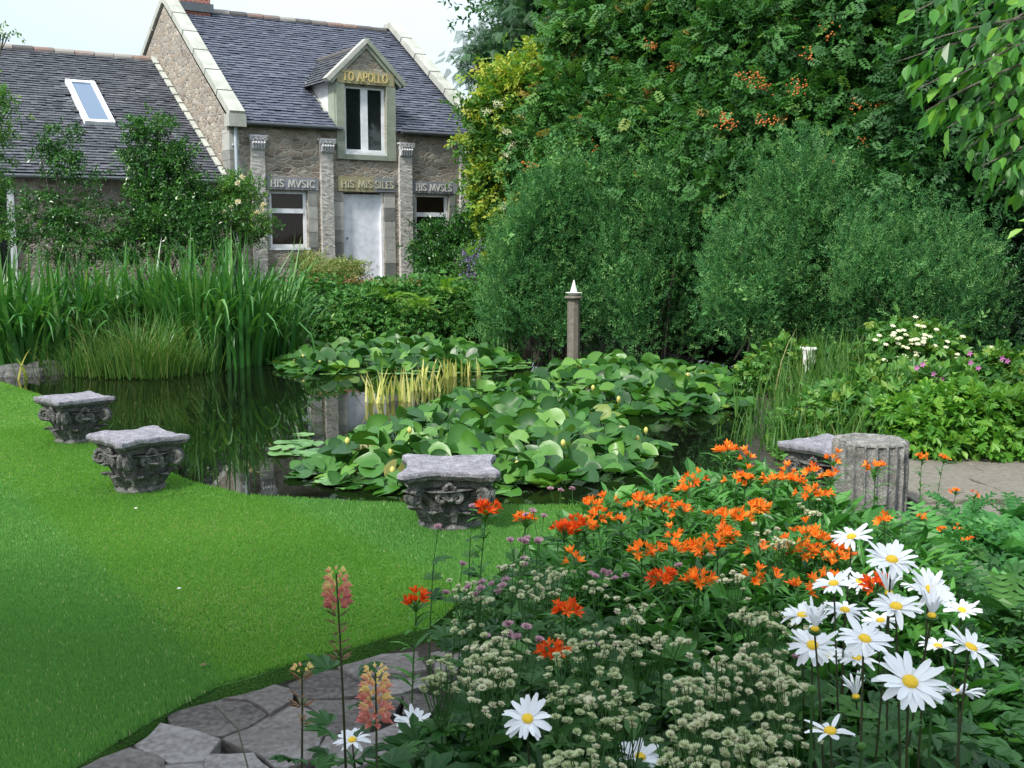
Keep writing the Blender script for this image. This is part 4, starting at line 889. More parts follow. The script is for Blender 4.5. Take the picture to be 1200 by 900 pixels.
# ================================================================== SHRUBS AND TREES
def clouds(lobes, ncl, per, rad, shell=(.55, 1.02), flat=.6, zmin=None):
    """leaf cluster centres spread through ellipsoid lobes; returns leaf points, outward directions"""
    vol = np.array([(l[1][0] * l[1][1] * l[1][2]) ** (2 / 3) for l in lobes]); cnt = np.maximum(2, (ncl * vol / vol.sum()).astype(int)); P = []; O = []
    for (c, r), n in zip(lobes, cnt):
        d = unit(rng.normal(size=(n, 3))); rr = rng.uniform(shell[0] ** 2, shell[1] ** 2, n) ** .5
        cc = np.array(c) + d * rr[:, None] * np.array(r)
        lp = cc[:, None] + rng.normal(size=(n, per, 3)) * rad * np.array([1, 1, flat]) * rng.uniform(.6, 1.3, (n, 1, 1))
        P.append(lp.reshape(-1, 3)); O.append(np.repeat(unit(d / np.array(r)), per, 0))
    P = np.concatenate(P); O = np.concatenate(O)
    if zmin is not None: k = P[:, 2] > zmin; P, O = P[k], O[k]
    return P, O
def foliage(lobes, ncl, per, rad, T, size, mat, name, parent, droop=.3, up=.7, shell=(.55, 1.02), flat=.6, zmin=None, tint=(.45, .25), keep=None, upright=0):
    P, O = clouds(lobes, ncl, per, rad, shell, flat, zmin)
    if keep is not None: k = keep(P); P, O = P[k], O[k]
    n = len(P); D = O * .8 + rng.normal(size=(n, 3)) * .6 + np.array([0, 0, -droop + upright]); N = O * .5 + rng.normal(size=(n, 3)) * .45 + np.array([0, 0, up])
    g = Geo(); Ts = T if isinstance(T, list) else [T]; kk = rng.integers(0, len(Ts), n)
    tn = np.clip(rng.normal(tint[0], tint[1], n), 0, 1); s_ = rng.uniform(size[0], size[1], n)
    for i, tt in enumerate(Ts): m = kk == i; g.scatter(tt, P[m], unit(D[m]), unit(N[m]), s_[m], tn[m])
    return g.build(name, M[mat], parent)
def wood(base, lobes, r0, name, parent, mat='bark', top=None, twigs=0, sides=6):
    g = Geo(); base = np.array(base, float); cz = np.mean([l[0] for l in lobes], 0); top = np.array(top if top is not None else [cz[0], cz[1], max(l[0][2] for l in lobes)])
    n = 9; P = [base + (top - base) * (i / (n - 1)) + np.array([rng.normal(0, r0 * .8), rng.normal(0, r0 * .8), 0]) * (i > 0) for i in range(n)]; tube(g, P, np.linspace(r0, r0 * .2, n), sides)
    for (c, r) in lobes:
        c = np.array(c); i = int(np.clip((c[2] - base[2]) / (top[2] - base[2] + 1e-6) * .6 * (n - 1), 1, n - 2)); a = P[i]; mid = (a + c) / 2 + np.array([0, 0, .12 * np.linalg.norm(c - a)])
        Q = [a * (1 - s_) ** 2 + 2 * mid * s_ * (1 - s_) + c * s_ ** 2 for s_ in np.linspace(0, 1, 7)]; tube(g, Q, np.linspace(r0 * .45, r0 * .12, 7), 5)
        for _ in range(twigs):
            d = unit(rng.normal(size=3)) * np.array(r) * .9; e = c + d; tube(g, [Q[rng.integers(3, 7)], (c + e) / 2 + rng.normal(0, .05, 3), e], [r0 * .12, r0 * .08, r0 * .02], 4)
    return g.build(name, M[mat], parent)
def lobe(px, py, Y, rx, ry, rd=None):
    c = W(px, py, Y); s_ = Y / FPX; return (c, (rx * s_, (rd if rd else rx * s_), ry * s_))
def plant(name, base, lobes, label, cat, group=None):
    b = np.array(base, float); t = empty(name, tuple(b), 0, label, cat, group); return t, [(np.array(c) - b, r) for c, r in lobes]
def tree(name, basepx, Y, lobes, label, group, ncl, per, rad, T, size, mat, r0=.12, twigs=5, bz=None, **kw):
    x = W(basepx, 400, Y)[0]; b = (x, Y, gz(x, Y) if bz is None else bz); t, ll = plant(name, b, [lobe(*l) for l in lobes], label, 'tree' if 'tree' in name else 'shrub', group)
    wood((0, 0, -.1), ll, r0, 'trunk', t, twigs=twigs); foliage(ll, ncl, per, rad, T, size, mat, 'crown', t, **kw); return t, ll
GT = 'trees beyond the pond'
# far backdrop trees (really there, behind everything)
tree('backdrop_tree', 760, 27, [(660, 60, 27, 90, 100), (760, 20, 27, 110, 140), (880, 40, 27, 130, 160), (700, 190, 26, 110, 90), (820, 220, 25, 120, 90)], 'dark tree far behind the rowans, showing only through gaps', GT, 520, 24, .38, T_SPR, (.30, .46), 'rowan2', .2, shell=(.2, 1.0))
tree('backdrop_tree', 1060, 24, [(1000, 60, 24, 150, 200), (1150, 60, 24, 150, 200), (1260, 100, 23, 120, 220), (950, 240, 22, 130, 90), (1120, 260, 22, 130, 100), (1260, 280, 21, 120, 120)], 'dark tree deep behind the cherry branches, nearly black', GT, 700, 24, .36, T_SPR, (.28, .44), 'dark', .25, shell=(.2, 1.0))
t, ll = tree('larch_tree', 655, 23, [(600, 52, 23, 34, 12, .4), (575, 84, 22.5, 34, 9, .4), (560, 62, 22.5, 18, 6, .3), (590, 70, 22.6, 24, 7, .3), (625, 84, 22.8, 30, 16, .5), (575, 42, 22.8, 16, 6, .3), (635, -10, 23, 30, 18, .5), (618, 28, 23, 22, 12, .4), (640, 10, 23, 40, 30, .8), (655, 60, 23, 45, 30, .9), (700, 20, 23, 50, 45, 1.0), (625, 115, 22.5, 35, 25, .7), (610, 25, 23, 26, 9, .5), (690, -40, 23, 60, 50, 1.0)], 'feathery bluish larch whose thin branches stand out against the pale sky', GT, 480, 12, .16, T_FEA, (.22, .36), 'conifer', .13, flat=.45, droop=.5, shell=(.1, 1.0))
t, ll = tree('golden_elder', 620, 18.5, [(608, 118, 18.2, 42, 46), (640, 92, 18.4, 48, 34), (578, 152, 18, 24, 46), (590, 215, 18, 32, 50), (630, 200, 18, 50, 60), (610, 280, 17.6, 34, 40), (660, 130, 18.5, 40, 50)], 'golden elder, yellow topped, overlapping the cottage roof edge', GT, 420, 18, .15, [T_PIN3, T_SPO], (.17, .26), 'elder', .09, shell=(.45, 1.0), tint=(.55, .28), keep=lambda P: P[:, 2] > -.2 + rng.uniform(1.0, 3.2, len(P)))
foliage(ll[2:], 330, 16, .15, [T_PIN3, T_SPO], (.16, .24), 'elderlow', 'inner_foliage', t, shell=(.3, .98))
for (px, py) in [(608, 134), (594, 154), (601, 170), (594, 181), (590, 243), (621, 170), (571, 130), (583, 122)]:
    l = W(px, py, 17.1) - np.array(t.location); g = Geo(); n = 60; P = l + np.c_[rng.normal(0, .045, (n, 2)), rng.normal(0, .03, n)]
    g.scatter(T_RH, P, unit(rng.normal(size=(n, 3))), unit(rng.normal(size=(n, 3)) + [0, 0, 1]), .03, rng.uniform(0, 1, n)); g.build('flower_umbel', M['umbel'], t)
def berries(t, spots, Y):
    for (px, py) in spots:
        l = W(px + rng.normal(0, 1), py, Y) - np.array(t.location); g = Geo(); n = int(rng.integers(10, 24)); P = l + rng.normal(0, .05, (n, 3)) * [1.2, 1, .8]
        V = np.array([(0, 0, .5), (.5, 0, 0), (0, .5, 0), (-.5, 0, 0), (0, -.5, 0), (0, 0, -.5)]); F = [(0, 1, 2), (0, 2, 3), (0, 3, 4), (0, 4, 1), (5, 2, 1), (5, 3, 2), (5, 4, 3), (5, 1, 4)]
        g.scatter((V, [np.array(F)]), P, np.tile([0, 1., 0], (n, 1)), np.tile([0, 0, 1.], (n, 1)), .03, rng.uniform(0, 1, n)); g.build('berry_cluster', M['berry'], t)
t, ll = tree('rowan_tree', 770, 17.5, [(720, 40, 18, 75, 70), (700, 130, 17.5, 70, 60), (790, 60, 17.5, 80, 80), (770, 160, 16.8, 90, 60), (690, 210, 17, 60, 55), (850, 30, 17, 80, 80), (760, 230, 16.6, 80, 40), (640, 175, 17.6, 45, 50)], 'tall rowan with sparse orange berry clusters, next to the golden elder', GT, 1900, 14, .17, T_PIN, (.17, .27), 'rowan', .16, shell=(.5, 1.02), zmin=.6)
berries(t, [(763, 53), (761, 105), (788, 78), (797, 79), (619, 194), (833, 52), (825, 54), (843, 57), (698, 174), (742, 170), (736, 186), (826, 3), (838, 14), (820, 35), (735, 215), (700, 222)], 15.9)
t, ll = tree('rowan_tree', 960, 15.5, [(900, 60, 15.5, 90, 90), (990, 40, 15.2, 90, 90), (880, 150, 15, 80, 60), (960, 150, 14.8, 90, 65), (1050, 110, 15, 80, 90), (1040, 10, 15.5, 90, 80), (900, 215, 14.6, 80, 40), (1010, 215, 14.4, 80, 45), (870, -30, 16, 80, 70)], 'broad rowan with orange berries, directly behind the grey green willows', GT, 2200, 14, .16, T_PIN, (.15, .25), 'rowan', .17, shell=(.5, 1.02), zmin=.6, tint=(.35, .25))
berries(t, [(848, 138), (857, 143), (886, 92), (893, 101), (897, 141), (908, 140), (935, 98), (946, 65), (970, 40), (1007, 126), (1033, 125), (971, 187), (850, 148), (867, 88), (893, 210), (1013, 168), (935, 104), (960, 222)], 13.6)
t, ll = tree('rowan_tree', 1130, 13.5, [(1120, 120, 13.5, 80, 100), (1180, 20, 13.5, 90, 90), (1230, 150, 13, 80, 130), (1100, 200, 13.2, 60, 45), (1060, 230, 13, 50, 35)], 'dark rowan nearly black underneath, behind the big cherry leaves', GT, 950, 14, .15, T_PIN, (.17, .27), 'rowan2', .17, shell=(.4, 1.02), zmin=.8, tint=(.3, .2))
# grey green willows
GW = 'willow bushes behind the pond'
def willow(px, Y, lobes, lab, n, mat='willow', sz=(.14, .24)):
    x = W(px, 400, Y)[0]; t, ll = plant('willow_bush', (x, Y, gz(x, Y)), [lobe(*l) for l in lobes], lab, 'willow bush', GW); g = Geo()
    for k in range(46):
        l = ll[rng.integers(len(ll))]; e = l[0] + unit(rng.normal(size=3) + [0, -.2, .5]) * np.array(l[1]) * rng.uniform(.6, .95); b = np.array([rng.normal(0, .25), rng.normal(0, .2), 0]); tube(g, [b, (b + e) / 2 + [0, 0, .15], e], [.018, .012, .004], 4)
    g.build('stems', M['twig'], t); foliage(ll, n, 15, .13, T_SPW, sz, mat, 'crown', t, shell=(.25, 1.05), flat=1.3, upright=1.2, droop=0, up=.2, tint=(.45, .28), zmin=.02)
    foliage(ll, int(n * .12), 6, .08, [T_SPW, T_SPR], (sz[0] * .9, sz[1] * 1.25), mat, 'outer_shoots', t, shell=(1.0, 1.28), flat=1.4, upright=1.5, droop=0, up=.2, tint=(.6, .28), zmin=.02); return t
def plumes(poly, n, Y, dy, rx=(13, 24), ry=(30, 58)):
    q = polysample(poly, n, 13); return [(x, y, Y + rng.uniform(-dy, dy), rng.uniform(*rx), rng.uniform(*ry), rng.uniform(.18, .34)) for x, y in q]
willow(640, 16.2, plumes([(575, 330), (600, 280), (630, 245), (690, 215), (722, 240), (730, 330), (700, 385), (640, 385), (585, 385)], 34, 16.0, .45), 'grey green willow bush left of the slim stone post, nearest the cottage', 1100)
willow(760, 15.9, plumes([(700, 260), (735, 225), (790, 205), (860, 205), (895, 280), (870, 350), (820, 372), (740, 370), (700, 330)], 46, 15.6, .5), 'dense willow bush rising right behind the slim stone post', 1250)
willow(930, 13.4, plumes([(840, 310), (850, 250), (905, 215), (970, 220), (1025, 250), (1030, 300), (1010, 370), (960, 395), (890, 385), (850, 350)], 42, 13.3, .45), 'willow bush with pale twigs overhanging the end of the lily bed', 1100, sz=(.12, .2))
willow(1060, 12.4, plumes([(1000, 320), (1015, 265), (1075, 262), (1135, 310), (1165, 375), (1120, 400), (1040, 395), (1000, 385)], 32, 12.3, .4, (13, 22), (24, 42)), 'lowest of the willow bushes, above the cream daisy shrub', 850, sz=(.11, .18))
# beech standing out of frame behind the camera: it shades the near end of the lawn
t, ll = plant('beech_tree', (-5.2, -1.6, 0), [((-5.0, -1.2, 6.2), (1.9, 1.7, 1.2)), ((-3.9, -1.9, 6.6), (1.5, 1.5, 1.1)), ((-6.2, -1.4, 6.8), (1.6, 1.6, 1.2)), ((-2.9, -2.4, 6.3), (1.1, 1.1, .9))], 'beech tree standing outside the picture whose crown shades the lawn', 'tree', GT)
wood((0, 0, -.1), ll, .16, 'trunk', t, twigs=8); foliage(ll, 1300, 12, .22, T_SPR, (.28, .42), 'bush', 'crown', t, shell=(.15, 1.03))
# black hollow under the trees: its shade is put into near-black leaf colour
t, ll = tree('hollow_shrub', 1180, 13.0, [(1170, 300, 13.2, 60, 70), (1230, 330, 13.0, 70, 90), (1150, 370, 12.8, 50, 40), (850, 385, 16.6, 50, 40), (800, 400, 17, 60, 35)], 'shrub in the hollow under the cherry branches, shade put into its dark leaf colour', GT, 650, 14, .14, T_SPR, (.14, .22), 'dark', .06, shell=(.3, 1.0), zmin=.02)
# cherry branches with large leaves reaching in
t = empty('cherry_tree', (4.9, 7.6, .1), 0, 'cherry tree reaching in with large drooping glossy leaves', 'tree', GT)
g = Geo(); tube(g, [(0, 0, -.1), (.05, .1, 1.5), (0, .05, 3.2), (-.1, 0, 5)], [.16, .14, .11, .07], 8)
tips = []; ends = [(1060, 20), (1052, 72), (1075, 105), (1100, 120), (1070, 5), (1130, 60), (1150, 110), (1170, 30), (1110, 150), (1165, 150), (1190, 90), (1190, 180), (1140, 20), (1215, 40), (1230, 130), (1095, 45), (1120, 90), (1130, 175), (1175, 215), (1200, 235), (1150, 195), (1210, 160), (1085, 130)]
for (px, py) in ends:
    e = W(px, py, 6.9 + rng.uniform(-.5, .9)) - np.array([4.9, 7.6, .1]); a = np.array([-.05, 0, min(4.6, max(2.2, e[2] + rng.uniform(.2, .9)))]); m = (a + e) / 2 + np.array([0, 0, .25])
    Q = np.array([a * (1 - s_) ** 2 + 2 * m * s_ * (1 - s_) + e * s_ ** 2 for s_ in np.linspace(0, 1, 12)]); tube(g, Q, np.linspace(.022, .004, 12), 5); tips.append(Q)
g.build('trunk', M['bark'], t)
P = []; D = []
for Q in tips:
    for k in range(48):
        s_ = rng.uniform(.35, 1) ** .7 * 11; i = int(min(10, s_)); f = s_ - i; p = Q[i] * (1 - f) + Q[i + 1] * f; d = unit(Q[i + 1] - Q[i]); off = rng.normal(size=3); off -= d * (off @ d); off = unit(off)
        P.append(p + off * rng.uniform(.01, .16) + [0, 0, -.02]); D.append(unit(d * .5 + off * .6 + np.array([0, 0, -.75])))
n = len(P); D = np.array(D); g = Geo(); g.scatter(T_OV, P, D, unit(np.cross(np.cross(D, [0, 0, 1]), D) + rng.normal(size=(n, 3)) * .45), rng.uniform(.09, .15, n), np.clip(rng.normal(.5, .27, n), 0, 1)); g.build('leaves', M['cherry'], t)
g = Geo(); e = W(1199, 268, 5.2); g.scatter(T_OV, [e, e + [.05, 0, .03]], [[-.8, 0, -.45], [-.5, .2, .1]], [[.2, -.3, 1], [0, -.5, 1]], [.085, .07], [1, .8])
g.build('leaf_spray', M['lime'], t, loc=(-4.9, -7.6, -.1))

# ---- plants against the cottage and the wing
def shrub(name, px, Y, lobes, lab, cat, ncl, per, rad, T, size, mat, group=None, stems=8, **kw):
    x = W(px, 300, Y)[0]; t, ll = plant(name, (x, Y, gz(x, Y)), [lobe(*l) for l in lobes], lab, cat, group); g = Geo()
    for k in range(stems):
        l = ll[k % len(ll)]; e = l[0] + unit(rng.normal(size=3)) * np.array(l[1]) * .6; tube(g, [(rng.normal(0, .06), rng.normal(0, .06), -.05), e * .5 + [rng.normal(0, .1), 0, .1], e], [.02, .014, .005], 4)
    g.build('stems', M['twig'], t); foliage(ll, ncl, per, rad, T, size, mat, 'foliage', t, zmin=-.1, **kw); return t
GC = 'climbing shrubs on the wing wall'
shrub('climbing_shrub', 185, 21.8, [(185, 160, 22, 22, 22, .3), (175, 200, 22, 30, 30, .35), (200, 225, 21.8, 35, 35, .4), (170, 255, 21.6, 40, 28, .45), (215, 190, 22, 16, 20, .3), (158, 175, 22, 12, 16, .2), (205, 265, 21.4, 35, 20, .4), (240, 262, 21.6, 28, 26, .35), (165, 148, 22, 12, 12, .2), (225, 225, 22, 18, 20, .3), (160, 288, 21.2, 34, 16, .35), (230, 288, 21.2, 34, 16, .35)], 'tall glossy leaved climber on the wing wall reaching over the gutter', 'climbing shrub', 290, 12, .11, [T_SPO, T_SPR], (.15, .24), 'glossy', GC, shell=(.2, 1.05), tint=(.5, .3))
shrub('climbing_shrub', 85, 21, [(70, 165, 21.2, 14, 18, .25), (62, 190, 21, 18, 16, .25), (95, 205, 21, 20, 22, .3), (85, 240, 21, 26, 26, .35), (100, 265, 20.8, 35, 18, .35), (50, 170, 21, 10, 8, .2), (55, 245, 20.8, 30, 26, .35), (30, 268, 20.6, 24, 20, .35), (80, 150, 21.2, 7, 14, .15), (60, 285, 20.4, 34, 16, .35), (110, 288, 20.6, 24, 16, .3)], 'thin climber with loose upright shoots, below the skylight', 'climbing shrub', 150, 11, .10, [T_SPO, T_SPR], (.13, .21), 'glossy', GC, shell=(.1, 1.05), tint=(.45, .3))
t = shrub('rose_bush', 270, 22.4, [(262, 225, 22.4, 24, 18, .3), (290, 225, 22.4, 22, 14, .3), (250, 250, 22.2, 30, 25, .35), (290, 265, 22.2, 28, 25, .35), (275, 215, 22.4, 14, 12, .2)], 'rose bush with a few cream roses in front of the cottage corner', 'rose bush', 190, 10, .10, [T_SPO, T_SPR], (.11, .18), 'bush', None, shell=(.1, 1.05))
for (px, py) in [(263, 249), (279, 215), (279, 237), (307, 246), (301, 250), (309, 241), (284, 208), (271, 244)]:
    l = W(px, py, 21.9) - np.array(t.location); g = Geo(); n = 22; d = unit(rng.normal(size=(n, 3)) + [0, -.4, .6]); g.scatter(T_OV, np.tile(l, (n, 1)), d, unit(rng.normal(size=(n, 3))), .075, rng.uniform(0, 1, n)); g.build('rose', M['rose'], t)
t, ll = tree('leaning_tree', -30, 15, [(-16, 120, 15, 14, 14, .4), (-16, 215, 15, 18, 14, .4), (-34, 150, 15.2, 28, 60, .6), (1, 40, 15.2, 3, 6, .1), (-20, 255, 15, 18, 20, .5)], 'tree just out of frame whose light sprays poke in beside the wing', None, 130, 11, .11, [T_SPO, T_SPR], (.11, .17), 'bush', .07, shell=(.1, 1.05))
shrub('laurel_bush', 530, 24.0, [(510, 290, 23.8, 28, 24, .5), (545, 285, 23.6, 40, 30, .6), (575, 270, 23.8, 30, 45, .6), (530, 315, 23.2, 40, 22, .6), (585, 225, 24, 22, 30, .5)], 'dark glossy bush under the window nearest the willows', 'bush', 420, 14, .13, [T_SPO, T_SPR], (.15, .24), 'glossy', None, shell=(.4, 1.02), tint=(.4, .3))
t = shrub('catmint_plant', 566, 21.8, [(560, 300, 21.6, 22, 18, .3), (580, 295, 21.6, 18, 16, .3), (550, 318, 21.4, 18, 12, .3), (575, 325, 21.2, 26, 18, .4)], 'bushy plant with dusky purple flower spikes beside the dark glossy bush', 'flowering plant', 150, 12, .10, T_SPR, (.10, .16), 'bush', None, shell=(.2, 1.0))
for (px, py) in [(566, 285), (572, 288), (560, 292), (545, 298), (550, 302), (541, 306), (556, 300), (549, 320), (555, 322), (545, 325), (585, 281), (578, 292), (553, 310)]:
    l = W(px, py, 20.9) - np.array(t.location); g = Geo(); n = 34; P = l + rng.normal(0, .05, (n, 3)) * [1, 1, 1.3]; g.scatter(T_RH, P, unit(rng.normal(size=(n, 3))), unit(rng.normal(size=(n, 3))), .045, rng.uniform(0, 1, n)); g.build('flower_spike', M['purple'], t)
shrub('variegated_shrub', 398, 22.6, [(385, 318, 22.4, 22, 12, .35), (408, 316, 22.3, 20, 14, .35), (360, 308, 22.6, 12, 12, .25), (368, 320, 22.3, 14, 10, .3)], 'cream variegated low shrub against the foot of the white door', 'shrub', 190, 13, .09, T_SPR, (.09, .15), 'varieg', None, shell=(.1, 1.02))
t = shrub('low_hedge', 440, 19.6, [(350, 365, 19.2, 32, 32, .7), (385, 350, 19.8, 36, 26, .8), (420, 365, 19.2, 40, 26, .8), (460, 352, 19.8, 40, 24, .8), (500, 350, 19.8, 36, 26, .8), (535, 352, 19.8, 34, 22, .8), (400, 385, 18.9, 50, 16, .5), (480, 380, 18.9, 60, 18, .5), (560, 372, 19.2, 30, 22, .6), (590, 385, 19, 22, 16, .5), (555, 388, 18.9, 40, 12, .4), (330, 385, 19, 22, 20, .5)], 'low leafy hedge with small reddish flowers between pond and cottage', 'hedge', 2000, 13, .10, [T_SPO, T_OV, T_PAL], (.07, .12), 'hedge', None, shell=(.5, 1.02), up=1.0)
g = Geo(); P = []
for _ in range(150):
    px = rng.uniform(345, 500); py = 327 + abs(rng.normal(0, 6)) + (12 if px < 360 else 0); P.append(W(px, py, 19.3 + rng.uniform(0, .5)) - np.array(t.location))
for k in range(6):
    g = Geo(); pp = np.array(P[k * 15:(k + 1) * 15])
    c0 = W(352 + k * 26 + rng.uniform(-4, 4), 327 + rng.uniform(0, 3), 19.5) - np.array(t.location); n = 40; pp = c0 + rng.normal(0, 1, (n, 3)) * [.12, .12, .03]
    g.scatter(T_RH, pp, unit(rng.normal(size=(n, 3))), unit(rng.normal(size=(n, 3)) + [0, 0, 1]), .05, rng.uniform(0, 1, n)); g.build('flower_cluster', M['red'], t)
def fern(name, px, py, Y, n, ln, mat, lab, group, rise=(.2, .9), z=None, facing=None):
    c = W(px, py, Y); t = empty(name, (c[0], Y, c[2] if z is None else z), 0, lab, 'fern', group); g = Geo(); az = rng.uniform(0, tau, n); el = rng.uniform(rise[0], rise[1], n)
    D = np.c_[np.cos(az) * np.cos(el), np.sin(az) * np.cos(el), np.sin(el)]; N = np.c_[-np.cos(az) * np.sin(el), -np.sin(az) * np.sin(el), np.cos(el)]
    g.scatter(T_FRO, np.zeros((n, 3)), D, N, rng.uniform(.75, 1.1, n) * ln, rng.uniform(0, 1, n)); g.build('fronds', M[mat], t); return t
for (px, py, lab) in [(458, 355, 'pale green fern fronds leaning out of the low hedge'), (486, 368, 'yellowish fern low on the hedge, beside the other pale one'), (497, 362, 'pale green fern nearest the middle of the hedge'), (520, 345, 'feathery pale fern on the hedge top under the window')]:
    fern('fern', px, py, 18.6, 11, .42, 'limefern', lab, 'ferns on the low hedge')
for (px, Y, lab) in [(590, 18.3, 'upright sword leaf clump between the hedge and the willows'), (573, 18.6, 'upright sword leaf clump touching the end of the low hedge')]:
    c = W(px, 395, Y); t = empty('flag_iris', (c[0], Y, 0), 0, lab, 'iris clump', 'sword leaf clumps by the willows'); n = 46; g = Geo()
    blades(g, np.c_[rng.normal(0, .10, n), rng.normal(0, .10, n), np.zeros(n)], rng.uniform(.7, 1.4, n), .035, rng.uniform(0, tau, n), rng.uniform(0, .22, n), rng.uniform(0, .5, n), 5); g.build('blades', M['iris'], t)

# ---- right bank
def bank_grass(px, py, Y, n, hh, lab, rad=.24, wd=.012, mat='sedge'):
    c = W(px, py, Y); z = gz(c[0], Y); t = empty('grass_tuft', (c[0], Y, z), 0, lab, 'grass tuft', 'grass tufts on the right bank'); g = Geo()
    B = np.c_[rng.normal(0, rad, n), rng.normal(0, rad, n), np.zeros(n)]; blades(g, B, rng.uniform(.5, 1.05, n) * hh, wd * rng.uniform(.7, 1.3, n), rng.uniform(0, tau, n), rng.uniform(0, .3, n), np.abs(rng.normal(.5, .4, n)), 4, tint=np.clip(rng.normal(.35, .25, n), 0, 1)); g.build('blades', M[mat], t)
for a in [(945, 470, 10.3, 200, .55, 'tall wispy grass tuft at the end of the lily bed'), (965, 460, 10.8, 200, .8, 'tall grass tuft in front of the small white urn'), (925, 512, 9.2, 220, .42, 'low brownish grass tuft hanging over the water'), (960, 520, 8.7, 240, .4, 'grass tuft behind the capital beside the column stump'), (1000, 480, 9.6, 360, .6, 'grass tuft mixed with herbs behind the column stump'), (980, 520, 8.4, 320, .45, 'short grass tuft directly behind the column stump'), (1030, 440, 11, 260, .6, 'fine grass tuft below the cream daisy shrub')]: bank_grass(*a)
GB = 'leafy perennials on the right bank'
for (px, Y, lobes, lab, n, mat, sz) in [(1000, 8.9, [(985, 490, 8.9, 45, 30, .35), (1020, 470, 9.3, 45, 28, .4), (960, 505, 8.7, 40, 22, .3)], 'mid green herb patch rising behind the column stump', 330, 'bush', (.06, .11)),
     (1110, 8.5, [(1085, 495, 8.4, 45, 34, .35), (1130, 490, 8.4, 50, 36, .4), (1175, 495, 8.4, 45, 36, .4), (1220, 490, 8.4, 40, 36, .4), (1100, 515, 8.2, 50, 22, .25), (1170, 515, 8.2, 50, 22, .25)], 'bright green leafy bank spilling to the paved patch', 800, 'lime', (.06, .11)),
     (1120, 9.6, [(1090, 450, 9.6, 40, 18, .35), (1130, 445, 9.8, 45, 20, .4), (1180, 440, 9.8, 45, 24, .4), (1050, 445, 10, 30, 18, .3)], 'loose green cranesbill carrying the pink flowers', 420, 'bush', (.06, .12)),
     (900, 11.3, [(895, 440, 11.6, 26, 14, .3), (930, 425, 11.8, 35, 20, .35), (980, 430, 11.4, 40, 22, .4)], 'low herbs under the willow beside the small white urn', 260, 'bush', (.07, .12))]:
    t = shrub('leafy_perennial', px, Y, lobes, lab, 'perennial plant', n, 12, .07, [T_PAL, T_OV], sz, mat, GB, shell=(.4, 1.03), up=1.0, tint=(.5, .28))
    if 'pink' in lab:
        for (fx, fy) in [(1094, 438), (1081, 427), (1104, 444), (1074, 453), (1064, 465), (1070, 468), (1137, 425), (1136, 414), (1146, 431), (1180, 423), (1183, 466), (1074, 431), (1036, 459), (1174, 420)]:
            l = W(fx, fy, 9.3) - np.array(t.location); g = Geo(); n = 5; a = np.arange(5) * tau / 5; g.scatter(T_OV, np.tile(l, (5, 1)), np.c_[np.cos(a), -.4 + 0 * a, np.sin(a)], np.tile([0, -1., .4], (5, 1)), .03, .5); g.build('flower', M['pink'], t)
t = shrub('feverfew_shrub', 1070, 10.4, [(1060, 400, 10.4, 26, 16, .3), (1090, 400, 10.4, 22, 15, .3), (1075, 420, 10.2, 34, 18, .3)], 'shrub covered in small cream daisy heads at the willow foot', 'flowering shrub', 170, 12, .07, T_PAL, (.06, .1), 'bush', None, shell=(.3, 1.0))
for k in range(70):
    px, py = rng.normal(1072, 22), rng.normal(402, 12)
    if k > 58: px, py = rng.uniform(1040, 1200), rng.uniform(405, 470)
    l = W(px, py, 9.85 + rng.uniform(0, .2)) - np.array(t.location); g = Geo(); a = np.arange(8) * tau / 8; g.scatter(T_OV, np.tile(l, (8, 1)), np.c_[np.cos(a), np.sin(a) * .8, .4 * np.sin(a) - .0], np.tile([0, -.5, 1.], (8, 1)), .028, .6); g.build('flower_head', M['umbel'], t)

# ================================================================== THE FLOWER BORDER
Z0 = .05
def dayhead(n, seed):
    r = np.random.default_rng(seed); V = []
    g = Geo()
    T = []; rows = 5
    for k in range(n):
        a = k * tau / n + r.normal(0, .06); L_ = r.uniform(.036, .043); wd = r.uniform(.0052, .0068); lay = (k % 2) * .0015; dr = r.normal(.10, .24); tw = r.normal(0, .25); base = .010
        c, s = cos(a), sin(a); rad = np.array([c, s, 0]); tan = np.array([-s, c, 0]); pts = []
        for i in range(rows):
            u_ = i / (rows - 1); z = lay + .004 * sin(u_ * pi) + dr * L_ * u_ ** 1.6; w_ = wd * (.45, .9, 1.05, .95, .45)[i]
            p = rad * (base + L_ * u_) + np.array([0, 0, z]); t_ = tan * cos(tw * u_) + np.array([0, 0, 1]) * sin(tw * u_); pts += [p - t_ * w_ + [0, 0, .0008], p - [0, 0, .0004], p + t_ * w_ + [0, 0, .0008]]
        F = [(i * 3 + j, i * 3 + j + 1, i * 3 + j + 4, i * 3 + j + 3) for i in range(rows - 1) for j in range(2)]
        g.add(pts, [F], r.uniform(0, 1))
    return g
def axes(d):
    d = unit(d); X = unit(np.cross([0, 1, .01], d)); Y = np.cross(d, X); return np.stack([X, Y, d], 1)
